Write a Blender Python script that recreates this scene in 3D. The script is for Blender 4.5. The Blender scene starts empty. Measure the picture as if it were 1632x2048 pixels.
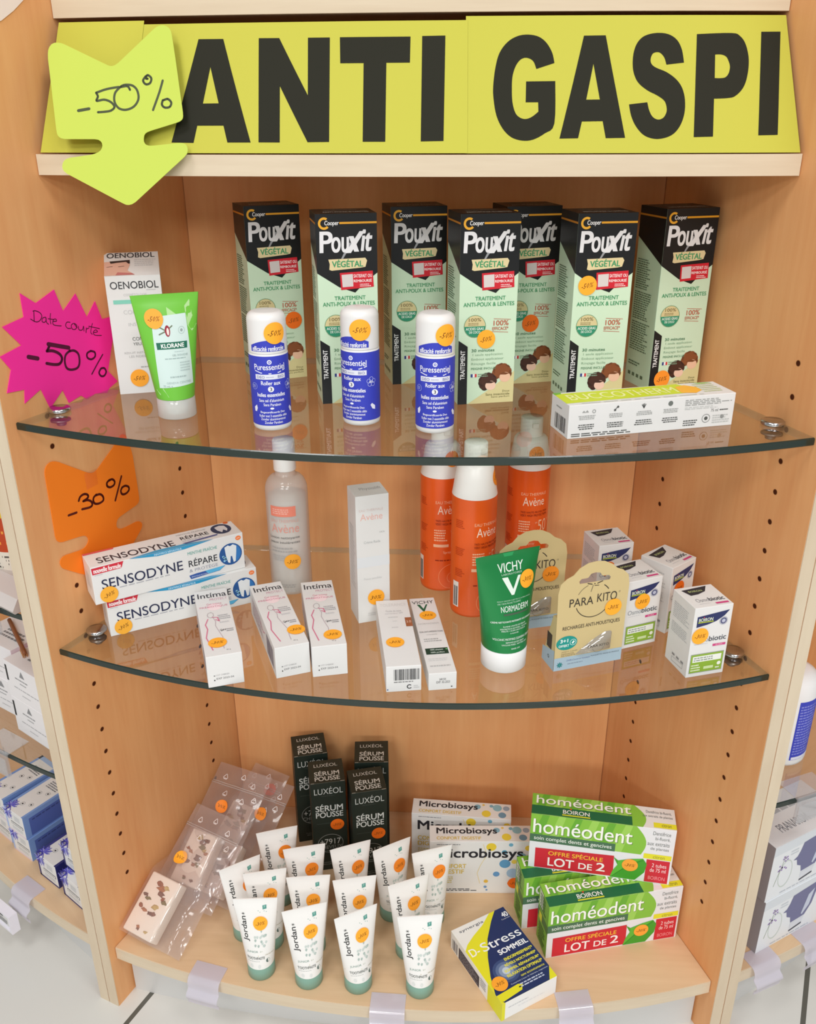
import bpy, bmesh, math, random
from math import sin, cos, pi, radians, sqrt, hypot, atan2
from mathutils import Vector, Matrix
from mathutils.geometry import tessellate_polygon

random.seed(7)
S = bpy.context.scene
COL = S.collection

# ------------------------------------------------------------------ camera, light, exposure
CAM = Vector((0.0572, -0.7843, 1.0673))
PITCH, YAW, ROLL = 0.41842, -0.06867, -0.00309
fw = Vector((sin(YAW) * cos(PITCH), cos(YAW) * cos(PITCH), -sin(PITCH)))
rt = Vector((cos(YAW), -sin(YAW), 0.0))
up = rt.cross(fw)
rt, up = cos(ROLL) * rt + sin(ROLL) * up, -sin(ROLL) * rt + cos(ROLL) * up
cd = bpy.data.cameras.new('camera')
cam = bpy.data.objects.new('camera', cd)
COL.objects.link(cam)
cam.matrix_world = Matrix(((rt.x, up.x, -fw.x, CAM.x), (rt.y, up.y, -fw.y, CAM.y), (rt.z, up.z, -fw.z, CAM.z), (0, 0, 0, 1)))
cd.sensor_width = 36.0
cd.lens = 1772.55 * 36.0 / 2048.0
cd.clip_start = 0.02
S.camera = cam

S.view_settings.view_transform = 'Standard'
S.view_settings.look = 'None'
S.view_settings.gamma = 1.0
S.view_settings.use_curve_mapping = False
S.view_settings.exposure = 0.07
S.cycles.use_denoising = True
S.cycles.max_bounces = 12
S.cycles.diffuse_bounces = 10
S.cycles.transparent_max_bounces = 24
S.cycles.caustics_reflective = False
S.cycles.caustics_refractive = False

W = bpy.data.worlds.new('shop_ambient')
S.world = W
W.use_nodes = True
W.node_tree.nodes['Background'].inputs[0].default_value = (1.0, 0.99, 0.975, 1)
W.node_tree.nodes['Background'].inputs[1].default_value = 0.36

def area(name, loc, target, sx, sy, power, color=(1, 0.985, 0.965)):
    l = bpy.data.lights.new(name, 'AREA')
    l.shape = 'RECTANGLE'
    l.size, l.size_y, l.energy, l.color = sx, sy, power, color
    o = bpy.data.objects.new(name, l)
    COL.objects.link(o)
    o.location = loc
    o.rotation_euler = (Vector(target) - Vector(loc)).to_track_quat('-Z', 'Y').to_euler()
    return o

area('fill_lamp', (-0.75, -1.0, 2.55), (-0.75, -1.0, 0), 0.6, 0.6, 14)
area('fill_lamp', (0.85, -1.0, 2.55), (0.85, -1.0, 0), 0.6, 0.6, 15)
area('fill_lamp', (-0.6, -2.6, 2.55), (-0.6, -2.6, 0), 0.6, 0.6, 26)
area('fill_lamp', (1.0, -2.6, 2.55), (1.0, -2.6, 0), 0.6, 0.6, 26)
area('fill_lamp', (-1.0, -4.6, 2.45), (-0.6, -3.4, 0), 1.2, 0.6, 36)  # added frontal fill to brighten the upper bay, no known lamp there
area('fill_lamp', (1.2, -4.6, 2.45), (0.8, -3.4, 0), 1.2, 0.6, 36)  # right-hand twin of the added fill

# ------------------------------------------------------------------ materials
def lin(c):
    c /= 255.0
    return c / 12.92 if c <= 0.04045 else ((c + 0.055) / 1.055) ** 2.4

MATS = {}
def C(rgb, rough=0.55, spec=0.35, metal=0.0):
    """plain printed or moulded colour, given as 8-bit sRGB"""
    k = (tuple(rgb), rough, spec, metal)
    if k not in MATS:
        m = bpy.data.materials.new('colour_%d_%d_%d' % tuple(rgb))
        m.use_nodes = True
        b = m.node_tree.nodes['Principled BSDF']
        b.inputs['Base Color'].default_value = (lin(rgb[0]), lin(rgb[1]), lin(rgb[2]), 1)
        b.inputs['Roughness'].default_value = rough
        b.inputs['Specular IOR Level'].default_value = spec
        b.inputs['Metallic'].default_value = metal
        MATS[k] = m
    return MATS[k]

def nodes(name):
    m = bpy.data.materials.new(name)
    m.use_nodes = True
    return m, m.node_tree, m.node_tree.nodes['Principled BSDF']

def wood(name, c1, c2, scale, rough=0.42):
    """fine straight-grained beech veneer; scale stretches the grain"""
    m, t, b = nodes(name)
    N = t.nodes
    tc = N.new('ShaderNodeTexCoord')
    mp = N.new('ShaderNodeMapping')
    mp.inputs['Scale'].default_value = scale
    n1 = N.new('ShaderNodeTexNoise'); n1.inputs['Scale'].default_value = 1.0; n1.inputs['Detail'].default_value = 6; n1.inputs['Roughness'].default_value = 0.62
    mp2 = N.new('ShaderNodeMapping')
    mp2.inputs['Scale'].default_value = tuple(s * 5.5 for s in scale)
    n2 = N.new('ShaderNodeTexNoise'); n2.inputs['Scale'].default_value = 1.0; n2.inputs['Detail'].default_value = 3
    mx = N.new('ShaderNodeMath'); mx.operation = 'MULTIPLY_ADD'; mx.inputs[1].default_value = 0.45
    r = N.new('ShaderNodeValToRGB')
    r.color_ramp.elements[0].position = 0.45; r.color_ramp.elements[1].position = 0.95
    r.color_ramp.elements[0].color = tuple(lin(v) for v in c1) + (1,)
    r.color_ramp.elements[1].color = tuple(lin(v) for v in c2) + (1,)
    L = t.links.new
    L(tc.outputs['Object'], mp.inputs[0]); L(tc.outputs['Object'], mp2.inputs[0])
    L(mp.outputs[0], n1.inputs[0]); L(mp2.outputs[0], n2.inputs[0])
    L(n2.outputs[0], mx.inputs[0]); L(n1.outputs[0], mx.inputs[2])
    L(mx.outputs[0], r.inputs[0]); L(r.outputs[0], b.inputs['Base Color'])
    b.inputs['Roughness'].default_value = rough
    b.inputs['Specular IOR Level'].default_value = 0.3
    return m

WOOD_PANEL = wood('beech_panel', (221, 156, 102), (232, 176, 121), (26, 26, 2.2))
WOOD_SHELF = wood('beech_shelf', (208, 174, 136), (220, 189, 153), (2.2, 26, 26))
WOOD_EDGE = wood('pale_edge_band', (206, 188, 162), (218, 203, 178), (14, 14, 3), 0.5)
WOOD_EDGE_H = wood('pale_edge_band_long', (206, 188, 162), (218, 203, 178), (3, 14, 40), 0.5)

def glassy(name, tint, f0, veil=0.0, veil_col=(1, 1, 1), rough=0.02, rim=0.9):
    """thin clear sheet: see-through, mirror-like at grazing angles, with an optional milky veil"""
    m, t, b = nodes(name)
    N, L = t.nodes, t.links.new
    N.remove(b)
    out = N['Material Output']
    geo = N.new('ShaderNodeNewGeometry')
    dot = N.new('ShaderNodeVectorMath'); dot.operation = 'DOT_PRODUCT'
    L(geo.outputs['Incoming'], dot.inputs[0]); L(geo.outputs['Normal'], dot.inputs[1])
    ab = N.new('ShaderNodeMath'); ab.operation = 'ABSOLUTE'; L(dot.outputs['Value'], ab.inputs[0])
    om = N.new('ShaderNodeMath'); om.operation = 'SUBTRACT'; om.inputs[0].default_value = 1; L(ab.outputs[0], om.inputs[1])
    pw = N.new('ShaderNodeMath'); pw.operation = 'POWER'; pw.inputs[1].default_value = 5; L(om.outputs[0], pw.inputs[0])
    ma = N.new('ShaderNodeMath'); ma.operation = 'MULTIPLY_ADD'; ma.inputs[1].default_value = rim - f0; ma.inputs[2].default_value = f0; L(pw.outputs[0], ma.inputs[0])
    tr = N.new('ShaderNodeBsdfTransparent'); tr.inputs[0].default_value = tuple(tint) + (1,)
    gl = N.new('ShaderNodeBsdfGlossy'); gl.inputs['Roughness'].default_value = rough
    mix = N.new('ShaderNodeMixShader')
    L(ma.outputs[0], mix.inputs[0])
    base = tr
    if veil > 0:
        df = N.new('ShaderNodeBsdfDiffuse'); df.inputs[0].default_value = tuple(veil_col) + (1,)
        tl = N.new('ShaderNodeBsdfTranslucent'); tl.inputs[0].default_value = tuple(veil_col) + (1,)
        m1 = N.new('ShaderNodeMixShader'); m1.inputs[0].default_value = 0.4
        L(df.outputs[0], m1.inputs[1]); L(tl.outputs[0], m1.inputs[2])
        m2 = N.new('ShaderNodeMixShader'); m2.inputs[0].default_value = veil
        L(tr.outputs[0], m2.inputs[1]); L(m1.outputs[0], m2.inputs[2])
        base = m2
    L(base.outputs[0], mix.inputs[1]); L(gl.outputs[0], mix.inputs[2])
    L(mix.outputs[0], out.inputs[0])
    return m

GLASS_TOP = glassy('shelf_glass', (0.96, 0.97, 0.96), 0.105, rim=1.0)
GLASS_UNDER = glassy('shelf_glass_underside', (0.97, 0.985, 0.97), 0.0, rim=0.02)
GLASS_EDGE = C((26, 42, 36), 0.16, 0.6)
GLASS_SIDE = glassy('glass_side', (0.86, 0.90, 0.86), 0.04, 0.12, (0.7, 0.74, 0.68), 0.05, 0.4)
BAG_FILM = glassy('zip_bag_film', (0.97, 0.95, 0.95), 0.05, 0.14, (0.9, 0.86, 0.86), 0.12, 0.7)
BAG_RIDGE = glassy('zip_bag_ridge', (1, 1, 1), 0.10, 0.35, (0.95, 0.93, 0.93), 0.1, 0.8)
CLIP_PLASTIC = glassy('label_holder_plastic', (0.97, 0.96, 0.99), 0.06, 0.58, (0.86, 0.84, 0.93), 0.12, 0.5)
CLEAR_PLASTIC = glassy('clear_plastic', (0.96, 0.97, 0.98), 0.09, 0.22, (0.9, 0.92, 0.95), 0.05, 0.9)
FROST = glassy('frosted_bottle', (0.95, 0.94, 0.93), 0.05, 0.55, (0.92, 0.90, 0.88), 0.15, 0.6)
FROST_CAP = glassy('frosted_cap', (0.96, 0.96, 0.95), 0.05, 0.68, (0.93, 0.93, 0.92), 0.12, 0.6)
BLISTER = glassy('blister_plastic', (0.85, 0.85, 0.86), 0.12, 0.45, (0.62, 0.61, 0.62), 0.06, 0.95)

WHITE = (226, 226, 225)
CARD = C(WHITE, 0.5)
BLACK = (24, 26, 28)
CHROME = C((190, 190, 192), 0.18, 0.5, 1.0)
YEL_STICK, ORA_STICK = (255, 176, 48), (240, 112, 22)
INK_BROWN = (120, 72, 22)

# ------------------------------------------------------------------ mesh builder
class M:
    def __init__(s):
        s.v, s.f, s.mi, s.sm, s.mats = [], [], [], [], []
    def mat(s, m):
        if m not in s.mats: s.mats.append(m)
        return s.mats.index(m)
    def add(s, vs, fs, m, smooth=False):
        o = len(s.v); k = s.mat(m)
        s.v += [tuple(p) for p in vs]
        for f in fs:
            s.f.append(tuple(i + o for i in f)); s.mi.append(k); s.sm.append(smooth)
    def box(s, x0, x1, y0, y1, z0, z1, m):
        vs = [(x, y, z) for x in (x0, x1) for y in (y0, y1) for z in (z0, z1)]
        s.add(vs, [(0, 1, 3, 2), (4, 6, 7, 5), (0, 4, 5, 1), (2, 3, 7, 6), (0, 2, 6, 4), (1, 5, 7, 3)], m)
    def prism(s, pts, z0, z1, m, mtop=None, mbot=None, smooth=False, mfn=None):
        """vertical prism over a plan outline"""
        n = len(pts)
        lo = [(x, y, z0) for x, y in pts]; hi = [(x, y, z1) for x, y in pts]
        for i in range(n):
            j = (i + 1) % n
            s.add([lo[i], lo[j], hi[j], hi[i]], [(0, 1, 2, 3)], mfn(i) if mfn else m, smooth)
        tri = tessellate_polygon([[Vector((x, y, 0)) for x, y in pts]])
        s.add(hi, tri, mtop or m); s.add(lo, [t[::-1] for t in tri], mbot or mtop or m)
    def lathe(s, prof, m, n=32, cx=0, cy=0, smooth=True, mats=None):
        """prof: (radius, z) from bottom to top"""
        vs = []
        for r, z in prof:
            for i in range(n):
                a = 2 * pi * i / n
                vs.append((cx + r * cos(a), cy + r * sin(a), z))
        for k in range(len(prof) - 1):
            fs = [(k * n + i, k * n + (i + 1) % n, (k + 1) * n + (i + 1) % n, (k + 1) * n + i) for i in range(n)]
            o = len(s.v) if k == 0 else o
            if k == 0:
                s.v += vs
            mi = s.mat(mats[k] if mats else m)
            for f in fs:
                s.f.append(tuple(i + o for i in f)); s.mi.append(mi); s.sm.append(smooth)
        if prof[-1][0] > 1e-5: s.add(vs[-n:], [tuple(range(n))], mats[-1] if mats else m)
        if prof[0][0] > 1e-5: s.add(vs[:n], [tuple(range(n))[::-1]], mats[0] if mats else m)
    def tube(s, pts, r, m, n=8):
        rings = []
        for i, p in enumerate(pts):
            p = Vector(p); a = Vector(pts[max(i - 1, 0)]); b = Vector(pts[min(i + 1, len(pts) - 1)])
            d = (b - a).normalized(); u = d.orthogonal().normalized(); w = d.cross(u)
            rings.append([p + (u * cos(2 * pi * k / n) + w * sin(2 * pi * k / n)) * r for k in range(n)])
        vs = [q for g in rings for q in g]
        fs = [(k * n + i, k * n + (i + 1) % n, (k + 1) * n + (i + 1) % n, (k + 1) * n + i) for k in range(len(pts) - 1) for i in range(n)]
        fs += [tuple(range(n))[::-1], tuple(range(len(vs) - n, len(vs)))]
        s.add(vs, fs, m, True)
    def build(s, name, parent=None):
        me = bpy.data.meshes.new(name)
        me.from_pydata(s.v, [], s.f)
        for m in s.mats: me.materials.append(m)
        me.polygons.foreach_set('material_index', s.mi)
        me.polygons.foreach_set('use_smooth', s.sm)
        me.update()
        o = bpy.data.objects.new(name, me)
        COL.objects.link(o)
        if parent: o.parent = parent
        return o

def tag(o, label=None, cat=None, group=None, kind=None):
    for k, v in (('label', label), ('category', cat), ('group', group), ('kind', kind)):
        if v: o[k] = v
    return o

def place(o, x, y, z, yaw=0.0):
    o.location = (x, y, z); o.rotation_euler = (0, 0, radians(yaw)); return o

def empty(name, x=0, y=0, z=0, yaw=0.0):
    o = bpy.data.objects.new(name, None)
    o.empty_display_size = 0.02
    COL.objects.link(o)
    return place(o, x, y, z, yaw)

def dup(root, label=None):
    """copy of a thing with copies of its parts and sub-parts"""
    r = root.copy(); COL.objects.link(r)
    if label: r['label'] = label
    for ch in list(root.children):
        if ch.name.startswith('price_sticker'): continue        # every copy gets its own sticker
        c = ch.copy(); COL.objects.link(c); c.parent = r
        for g in list(ch.children):
            d = g.copy(); COL.objects.link(d); d.parent = c
    return r

# ------------------------------------------------------------------ printing on surfaces
TXT = {}
def glyphs(s, res=2):
    k = (s, res)
    if k not in TXT:
        cu = bpy.data.curves.new('lettering', 'FONT')
        cu.body = s; cu.resolution_u = res; cu.fill_mode = 'FRONT'
        ob = bpy.data.objects.new('lettering', cu)
        me = bpy.data.meshes.new_from_object(ob)
        vs = [(v.co.x, v.co.y) for v in me.vertices]
        fs = [tuple(p.vertices) for p in me.polygons]
        bpy.data.objects.remove(ob); bpy.data.curves.remove(cu); bpy.data.meshes.remove(me)
        xs = [v[0] for v in vs] or [0, 1]; ys = [v[1] for v in vs] or [0, 1]
        x0, x1, y0, y1 = min(xs), max(xs), min(ys), max(ys)
        TXT[k] = ([((x - x0) / (x1 - x0 or 1), (y - y0) / (y1 - y0 or 1)) for x, y in vs], fs)
    return TXT[k]

LAY = 0.00011
class Art:
    """prints on a patch: x runs right 0..1, y runs down 0..1, w and h are the patch size in metres"""
    def __init__(s, mesh, fn, w, h, curved=False):
        s.m, s.fn, s.w, s.h, s.curved = mesh, fn, w, h, curved
    def put(s, vs, fs, col, l):
        m = col if isinstance(col, bpy.types.Material) else C(col, 0.5)
        s.m.add([s.fn(x, y, l * LAY) for x, y in vs], fs, m, s.curved)
    def rect(s, x0, y0, x1, y1, col, l=1, n=None):
        n = n or (max(1, int(abs(x1 - x0) * 20)) if s.curved else 1)
        k = max(1, int(abs(y1 - y0) * 12)) if s.curved else 1
        vs = [(x0 + (x1 - x0) * i / n, y0 + (y1 - y0) * j / k) for j in range(k + 1) for i in range(n + 1)]
        fs = [(j * (n + 1) + i, (j + 1) * (n + 1) + i, (j + 1) * (n + 1) + i + 1, j * (n + 1) + i + 1) for j in range(k) for i in range(n)]
        s.put(vs, fs, col, l)
    def poly(s, pts, col, l=1, holes=()):
        loops = [[Vector((x, y, 0)) for x, y in pts]] + [[Vector((x, y, 0)) for x, y in h] for h in holes]
        flat = [p for q in loops for p in q]
        tri = tessellate_polygon(loops)
        s.put([(p.x, p.y) for p in flat], [tuple(t) for t in tri], col, l)
    def ell(s, cx, cy, r, col, l=1, ry=None, n=24, a0=0, a1=360, inner=0.0):
        """radius r in metres (ry: vertical radius); inner > 0 makes a ring"""
        ry = ry or r
        rx = r / s.w; ryy = ry / s.h
        full = abs(a1 - a0) >= 360
        A = [radians(a0 + (a1 - a0) * i / n) for i in range(n + (0 if full else 1))]
        o = [(cx + rx * cos(a), cy - ryy * sin(a)) for a in A]
        k = len(o)
        if inner > 0:
            q = [(cx + rx * inner * cos(a), cy - ryy * inner * sin(a)) for a in A]
            s.put(o + q, [(i, (i + 1) % k, k + (i + 1) % k, k + i) for i in range(k if full else k - 1)], col, l)
        else:
            s.put(o + [(cx, cy)], [(i, (i + 1) % k, k) for i in range(k if full else k - 1)], col, l)
    def text(s, t, x0, y0, x1, y1, col, l=2, bold=0.0, slant=0.0, rot=0, res=2):
        big = abs((x1 - x0) * s.w if rot == 90 else (y1 - y0) * s.h) > .0034
        vs, fs = glyphs(t, 6 if big else res)
        if rot == 90:      # reads upwards
            out = [(x0 + (1 - v) * (x1 - x0), y1 - u * (y1 - y0)) for u, v in vs]
        elif rot == 180:
            out = [(x1 - u * (x1 - x0), y0 + v * (y1 - y0)) for u, v in vs]
        else:
            out = [(x0 + (u + slant * v) * (x1 - x0), y1 - v * (y1 - y0)) for u, v in vs]
        if bold <= 0:
            s.put(out, fs, col, l); return
        b = bold * abs((x1 - x0) * s.w if rot == 90 else (y1 - y0) * s.h) * 0.75     # heavier weight: the same letters overprinted
        for k, (dx, dy) in enumerate(((-b, -b * .7), (b, b * .7), (-b, b * .7), (b, -b * .7))[:2 if bold < .014 else 4]):
            s.put([(x + dx / s.w, y + dy / s.h) for x, y in out], fs, col, l + .06 * k)
    def stroke(s, pts, wd, col, l=2, scale=1.0, closed=False):
        """pen line, width in metres, points normalised"""
        P = [(x * s.w, y * s.h) for x, y in pts]
        vs, fs = [], []
        for i in range(len(P) - 1):
            (ax, ay), (bx, by) = P[i], P[i + 1]
            d = hypot(bx - ax, by - ay) or 1e-9
            nx, ny = -(by - ay) / d * wd / 2, (bx - ax) / d * wd / 2
            o = len(vs)
            vs += [(ax + nx, ay + ny), (bx + nx, by + ny), (bx - nx, by - ny), (ax - nx, ay - ny)]
            fs.append((o, o + 1, o + 2, o + 3))
        s.put([(x / s.w, y / s.h) for x, y in vs], fs, col, l)
        vs, fs = [], []
        for (x, y) in P:
            o = len(vs)
            vs += [(x + wd / 2 * cos(a * pi / 4), y + wd / 2 * sin(a * pi / 4)) for a in range(8)]
            fs.append(tuple(range(o, o + 8)))
        s.put([(x / s.w, y / s.h) for x, y in vs], fs, col, l + 0.12)
    def small(s, x0, y0, x1, y1, n, col, l=2, fill=0.5, seed=1, align='l'):
        """rows of print too small to read: words as short bars"""
        R = random.Random(seed)
        hh = (y1 - y0) / n
        for k in range(n):
            y = y0 + k * hh
            end = x0 + (x1 - x0) * R.uniform(0.7, 1.0)
            x = x0; row = []
            while x < end:
                wl = (x1 - x0) * R.uniform(0.05, 0.16)
                row.append((x, min(x + wl, end))); x += wl + (x1 - x0) * 0.025
            sh = (x1 - row[-1][1]) * (1 if align == 'r' else 0.5 if align == 'c' else 0)
            for a, b in row:
                s.rect(a + sh, y + hh * (0.5 - fill / 2), b + sh, y + hh * (0.5 + fill / 2), col, l, n=1)
    def bars(s, x0, y0, x1, y1, col, n=22, l=2, seed=3):
        R = random.Random(seed); x = x0
        while x < x1:
            w = (x1 - x0) / n * R.choice((0.4, 0.7, 1.1)); s.rect(x, y0, min(x + w, x1), y1, col, l, n=1)
            x += w + (x1 - x0) / n * R.choice((0.4, 0.6, 0.9))

def curve_through(pts, n=4):
    """Catmull-Rom points along an open pen line"""
    if len(pts) < 3: return pts
    out = []
    for i in range(len(pts) - 1):
        a, b, c, d = pts[max(i - 1, 0)], pts[i], pts[i + 1], pts[min(i + 2, len(pts) - 1)]
        for k in range(n):
            t = k / n
            out.append(tuple(.5 * (2 * b[j] + (c[j] - a[j]) * t + (2 * a[j] - 5 * b[j] + 4 * c[j] - d[j]) * t * t + (3 * b[j] - a[j] - 3 * c[j] + d[j]) * t ** 3) for j in (0, 1)))
    return out + [pts[-1]]

def round_bends(pts, sx=1.0, n=4, limit=52):
    """closed outline with its gentle bends rounded, its true corners kept"""
    N = len(pts); turn = []
    for i in range(N):
        a, b, c = pts[i - 1], pts[i], pts[(i + 1) % N]
        q = atan2(c[1] - b[1], (c[0] - b[0]) * sx) - atan2(b[1] - a[1], (b[0] - a[0]) * sx)
        turn.append(abs(math.degrees((q + pi) % (2 * pi) - pi)))
    out = []
    for i in range(N):
        j = (i + 1) % N
        out.append(pts[i])
        b, c = pts[i], pts[j]
        if turn[i] > limit and turn[j] > limit: continue
        if turn[i] < 4 and turn[j] < 4: continue
        a = pts[i - 1] if turn[i] <= limit else b
        d = pts[(j + 1) % N] if turn[j] <= limit else c
        for k in range(1, n):
            t = k / n
            out.append(tuple(.5 * (2 * b[m] + (c[m] - a[m]) * t + (2 * a[m] - 5 * b[m] + 4 * c[m] - d[m]) * t * t + (3 * b[m] - a[m] - 3 * c[m] + d[m]) * t ** 3) for m in (0, 1)))
    return out

def lift(f, l0):
    return lambda x, y, l: f(x, y, l + l0)

def patch(mesh, O, X, Y, curved=False):
    O, X, Y = Vector(O), Vector(X), Vector(Y)
    N = Y.cross(X).normalized()
    return Art(mesh, lambda x, y, l: O + X * x + Y * y + N * l, X.length, Y.length)

def carton_mesh(w, d, h, base, faces={}, bev=0.0005):
    """folded carton, origin at base centre, front towards -y; returns mesh and one Art per face"""
    m = M()
    bm = bmesh.new()
    bmesh.ops.create_cube(bm, size=1.0, matrix=Matrix.Translation((0, 0, h / 2)) @ Matrix.Diagonal((w, d, h, 1)))
    bmesh.ops.bevel(bm, geom=list(bm.edges), offset=bev, segments=2, affect='EDGES', profile=0.5)
    bm.normal_update()
    for f in bm.faces:
        n = f.normal; k = None
        if n.y < -0.9: k = 'F'
        elif n.y > 0.9: k = 'B'
        elif n.x < -0.9: k = 'L'
        elif n.x > 0.9: k = 'R'
        elif n.z > 0.9: k = 'T'
        m.add([v.co for v in f.verts], [tuple(range(len(f.verts)))], faces.get(k, base), False)
    bm.free()
    A = {'F': patch(m, (-w / 2, -d / 2, h), (w, 0, 0), (0, 0, -h)),
         'L': patch(m, (-w / 2, d / 2, h), (0, -d, 0), (0, 0, -h)),
         'R': patch(m, (w / 2, -d / 2, h), (0, d, 0), (0, 0, -h)),
         'T': patch(m, (-w / 2, d / 2, h), (w, 0, 0), (0, -d, 0))}
    return m, A

def side_art(w, d, h):
    """an empty mesh with the face patches of a carton, for stickers"""
    m = M()
    return m, {'F': patch(m, (-w / 2, -d / 2, h), (w, 0, 0), (0, 0, -h)), 'L': patch(m, (-w / 2, d / 2, h), (0, -d, 0), (0, 0, -h)),
               'T': patch(m, (-w / 2, d / 2, h), (w, 0, 0), (0, -d, 0))}

def sticker(parent, art, x, y, txt='-30%', col=YEL_STICK, r=0.0093, turn=0.0, l=7):
    """round price sticker, a part of the thing it is stuck on"""
    m = M()
    a = Art(m, art.fn, art.w, art.h, art.curved)
    n = 28
    if art.curved:
        rings = [(0.0, 1)] + [(r * k / 4, n) for k in range(1, 5)]
        pts = [(x, y)] + [(x + r * k / 4 * cos(2 * pi * i / n) / art.w, y + r * k / 4 * sin(2 * pi * i / n) / art.h) for k in range(1, 5) for i in range(n)]
        fs = [(0, 1 + i, 1 + (i + 1) % n) for i in range(n)]
        fs += [(1 + k * n + i, 1 + (k + 1) * n + i, 1 + (k + 1) * n + (i + 1) % n, 1 + k * n + (i + 1) % n) for k in range(3) for i in range(n)]
        a.put(pts, fs, C(col, 0.6), l)
    else:
        a.ell(x, y, r, C(col, 0.6), l, n=n)
    vs, fs = glyphs(txt, 1)
    ca, sa = cos(radians(turn)), sin(radians(turn))
    out = []
    for u, v in vs:
        px, py = (u - 0.5 + 0.15 * (v - 0.5)) * r * 1.25, (v - 0.5) * r * 0.5
        px, py = px * ca - py * sa, px * sa + py * ca
        out.append((x + px / art.w, y - py / art.h))
    a.put(out, fs, INK_BROWN, l + 1.5)
    return m.build('price_sticker', parent)

# ------------------------------------------------------------------ the display unit (one bay of a round gondola)
PHI = math.atan(0.105 / 0.2655)          # splay of the side panels
BOARD = 0.0153
DEP = 0.2655                             # depth of the bay from the glass corners to the back
HW = 0.375                               # half width at the glass corners
YC = (HW + BOARD / cos(PHI)) / math.tan(PHI)
Z3, Z2, Z1 = 0.0971, 0.5461, 0.8014      # tops of base shelf, lower glass, upper glass
TOP = 1.62

def arc(x, sag, hw=HW):
    R = (hw * hw + sag * sag) / (2 * sag)
    return -(sqrt(max(R * R - x * x, 0)) - (R - sag))

def panel_x(y):
    return HW - y * math.tan(PHI)

def shelf_plan(y0, sag, gap, back, n=40):
    """front edge bulging forward from the corners at depth y0, sides along the splayed panels"""
    hw = panel_x(y0) - gap
    front = [(-hw + 2 * hw * i / n, y0 + arc(-hw + 2 * hw * i / n, sag, hw)) for i in range(n + 1)]
    hb = panel_x(back) - gap
    return front + [(hb, back), (-hb, back)], n

def edge_strip(y0, sag, gap, z0, z1, mat, name, parent, t=0.0012, n=40):
    hw = panel_x(y0) - gap
    m = M()
    out = [(-hw + 2 * hw * i / n, y0 + arc(-hw + 2 * hw * i / n, sag, hw)) for i in range(n + 1)]
    pts = [(x, y - t) for x, y in out] + [(x, y) for x, y in reversed(out)]
    m.prism(pts, z0, z1, mat)
    return m.build(name, parent)

def build_bay():
    root = empty('display_unit')
    for s in (-1, 1):
        m = M()
        dx, dy = -s * sin(PHI), cos(PHI)            # along the panel, towards the back
        nx, ny = s * cos(PHI), sin(PHI)             # outwards
        a, b = -0.0105, DEP / cos(PHI) + 0.012
        P = lambda t, o: (s * HW + dx * t + nx * o, dy * t + ny * o)
        pts = [P(a, 0), P(b, 0), P(b, BOARD), P(a, BOARD)]
        if s < 0: pts = pts[::-1]
        m.prism(pts, 0.0, TOP, WOOD_PANEL)
        hole = C((74, 34, 16), 0.8, 0.1); rim = C((150, 98, 58), 0.7, 0.1)  # flat discs: the shade inside drilled holes is put into their dark colour
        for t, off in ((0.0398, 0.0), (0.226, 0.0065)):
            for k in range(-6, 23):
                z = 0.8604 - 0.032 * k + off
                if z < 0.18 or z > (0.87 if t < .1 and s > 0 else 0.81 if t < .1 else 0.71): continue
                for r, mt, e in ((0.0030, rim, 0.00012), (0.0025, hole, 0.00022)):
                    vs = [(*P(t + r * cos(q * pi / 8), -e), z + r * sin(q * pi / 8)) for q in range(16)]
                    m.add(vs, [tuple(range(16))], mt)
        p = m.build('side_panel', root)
        e = M()
        pts = [P(a - 0.0011, 0.0003), P(a, 0.0003), P(a, BOARD - 0.0003), P(a - 0.0011, BOARD - 0.0003)]
        if s < 0: pts = pts[::-1]
        e.prism(pts, 0.0, TOP, WOOD_EDGE)
        e.build('edge_band', p)
    m = M(); hb = panel_x(DEP)
    m.prism([(-hb + .001, DEP), (hb - .001, DEP), (hb - .006, DEP + 0.012), (-hb + .006, DEP + 0.012)], 0.0, TOP, WOOD_PANEL)
    m.build('back_panel', root)
    # base shelf with its plinth
    m = M(); pts, n = shelf_plan(0.0, 0.062, 0.0006, DEP - 0.0005)
    m.prism(pts, Z3 - 0.019, Z3, WOOD_SHELF)
    b = m.build('base_shelf', root)
    edge_strip(0.0, 0.062, 0.0008, Z3 - 0.0188, Z3 - 0.0004, WOOD_EDGE_H, 'edge_band', b)
    m = M()
    hw = 0.3655; out = [(-hw + 2 * hw * i / 32, 0.0165 + arc(-hw + 2 * hw * i / 32, 0.036, hw)) for i in range(33)]
    m.prism(out + [(x, y + 0.01) for x, y in reversed(out)], 0.0, Z3 - 0.0192, C((206, 207, 206), 0.3, 0.5))
    m.build('plinth', root)
    # the two wooden shelves above the glass
    for y0, sag, z0, z1 in ((0.0735, 0.022, 1.0195, 1.0378), (0.1165, 0.02, 1.1512, 1.1695)):
        m = M(); pts, n = shelf_plan(y0, sag, 0.0006, DEP - 0.0005)
        m.prism(pts, z0, z1, WOOD_SHELF)
        b = m.build('wooden_shelf', root)
        edge_strip(y0, sag, 0.0008, z0 + 0.0002, z1 - 0.0002, WOOD_EDGE_H, 'edge_band', b)
    return root

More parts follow.
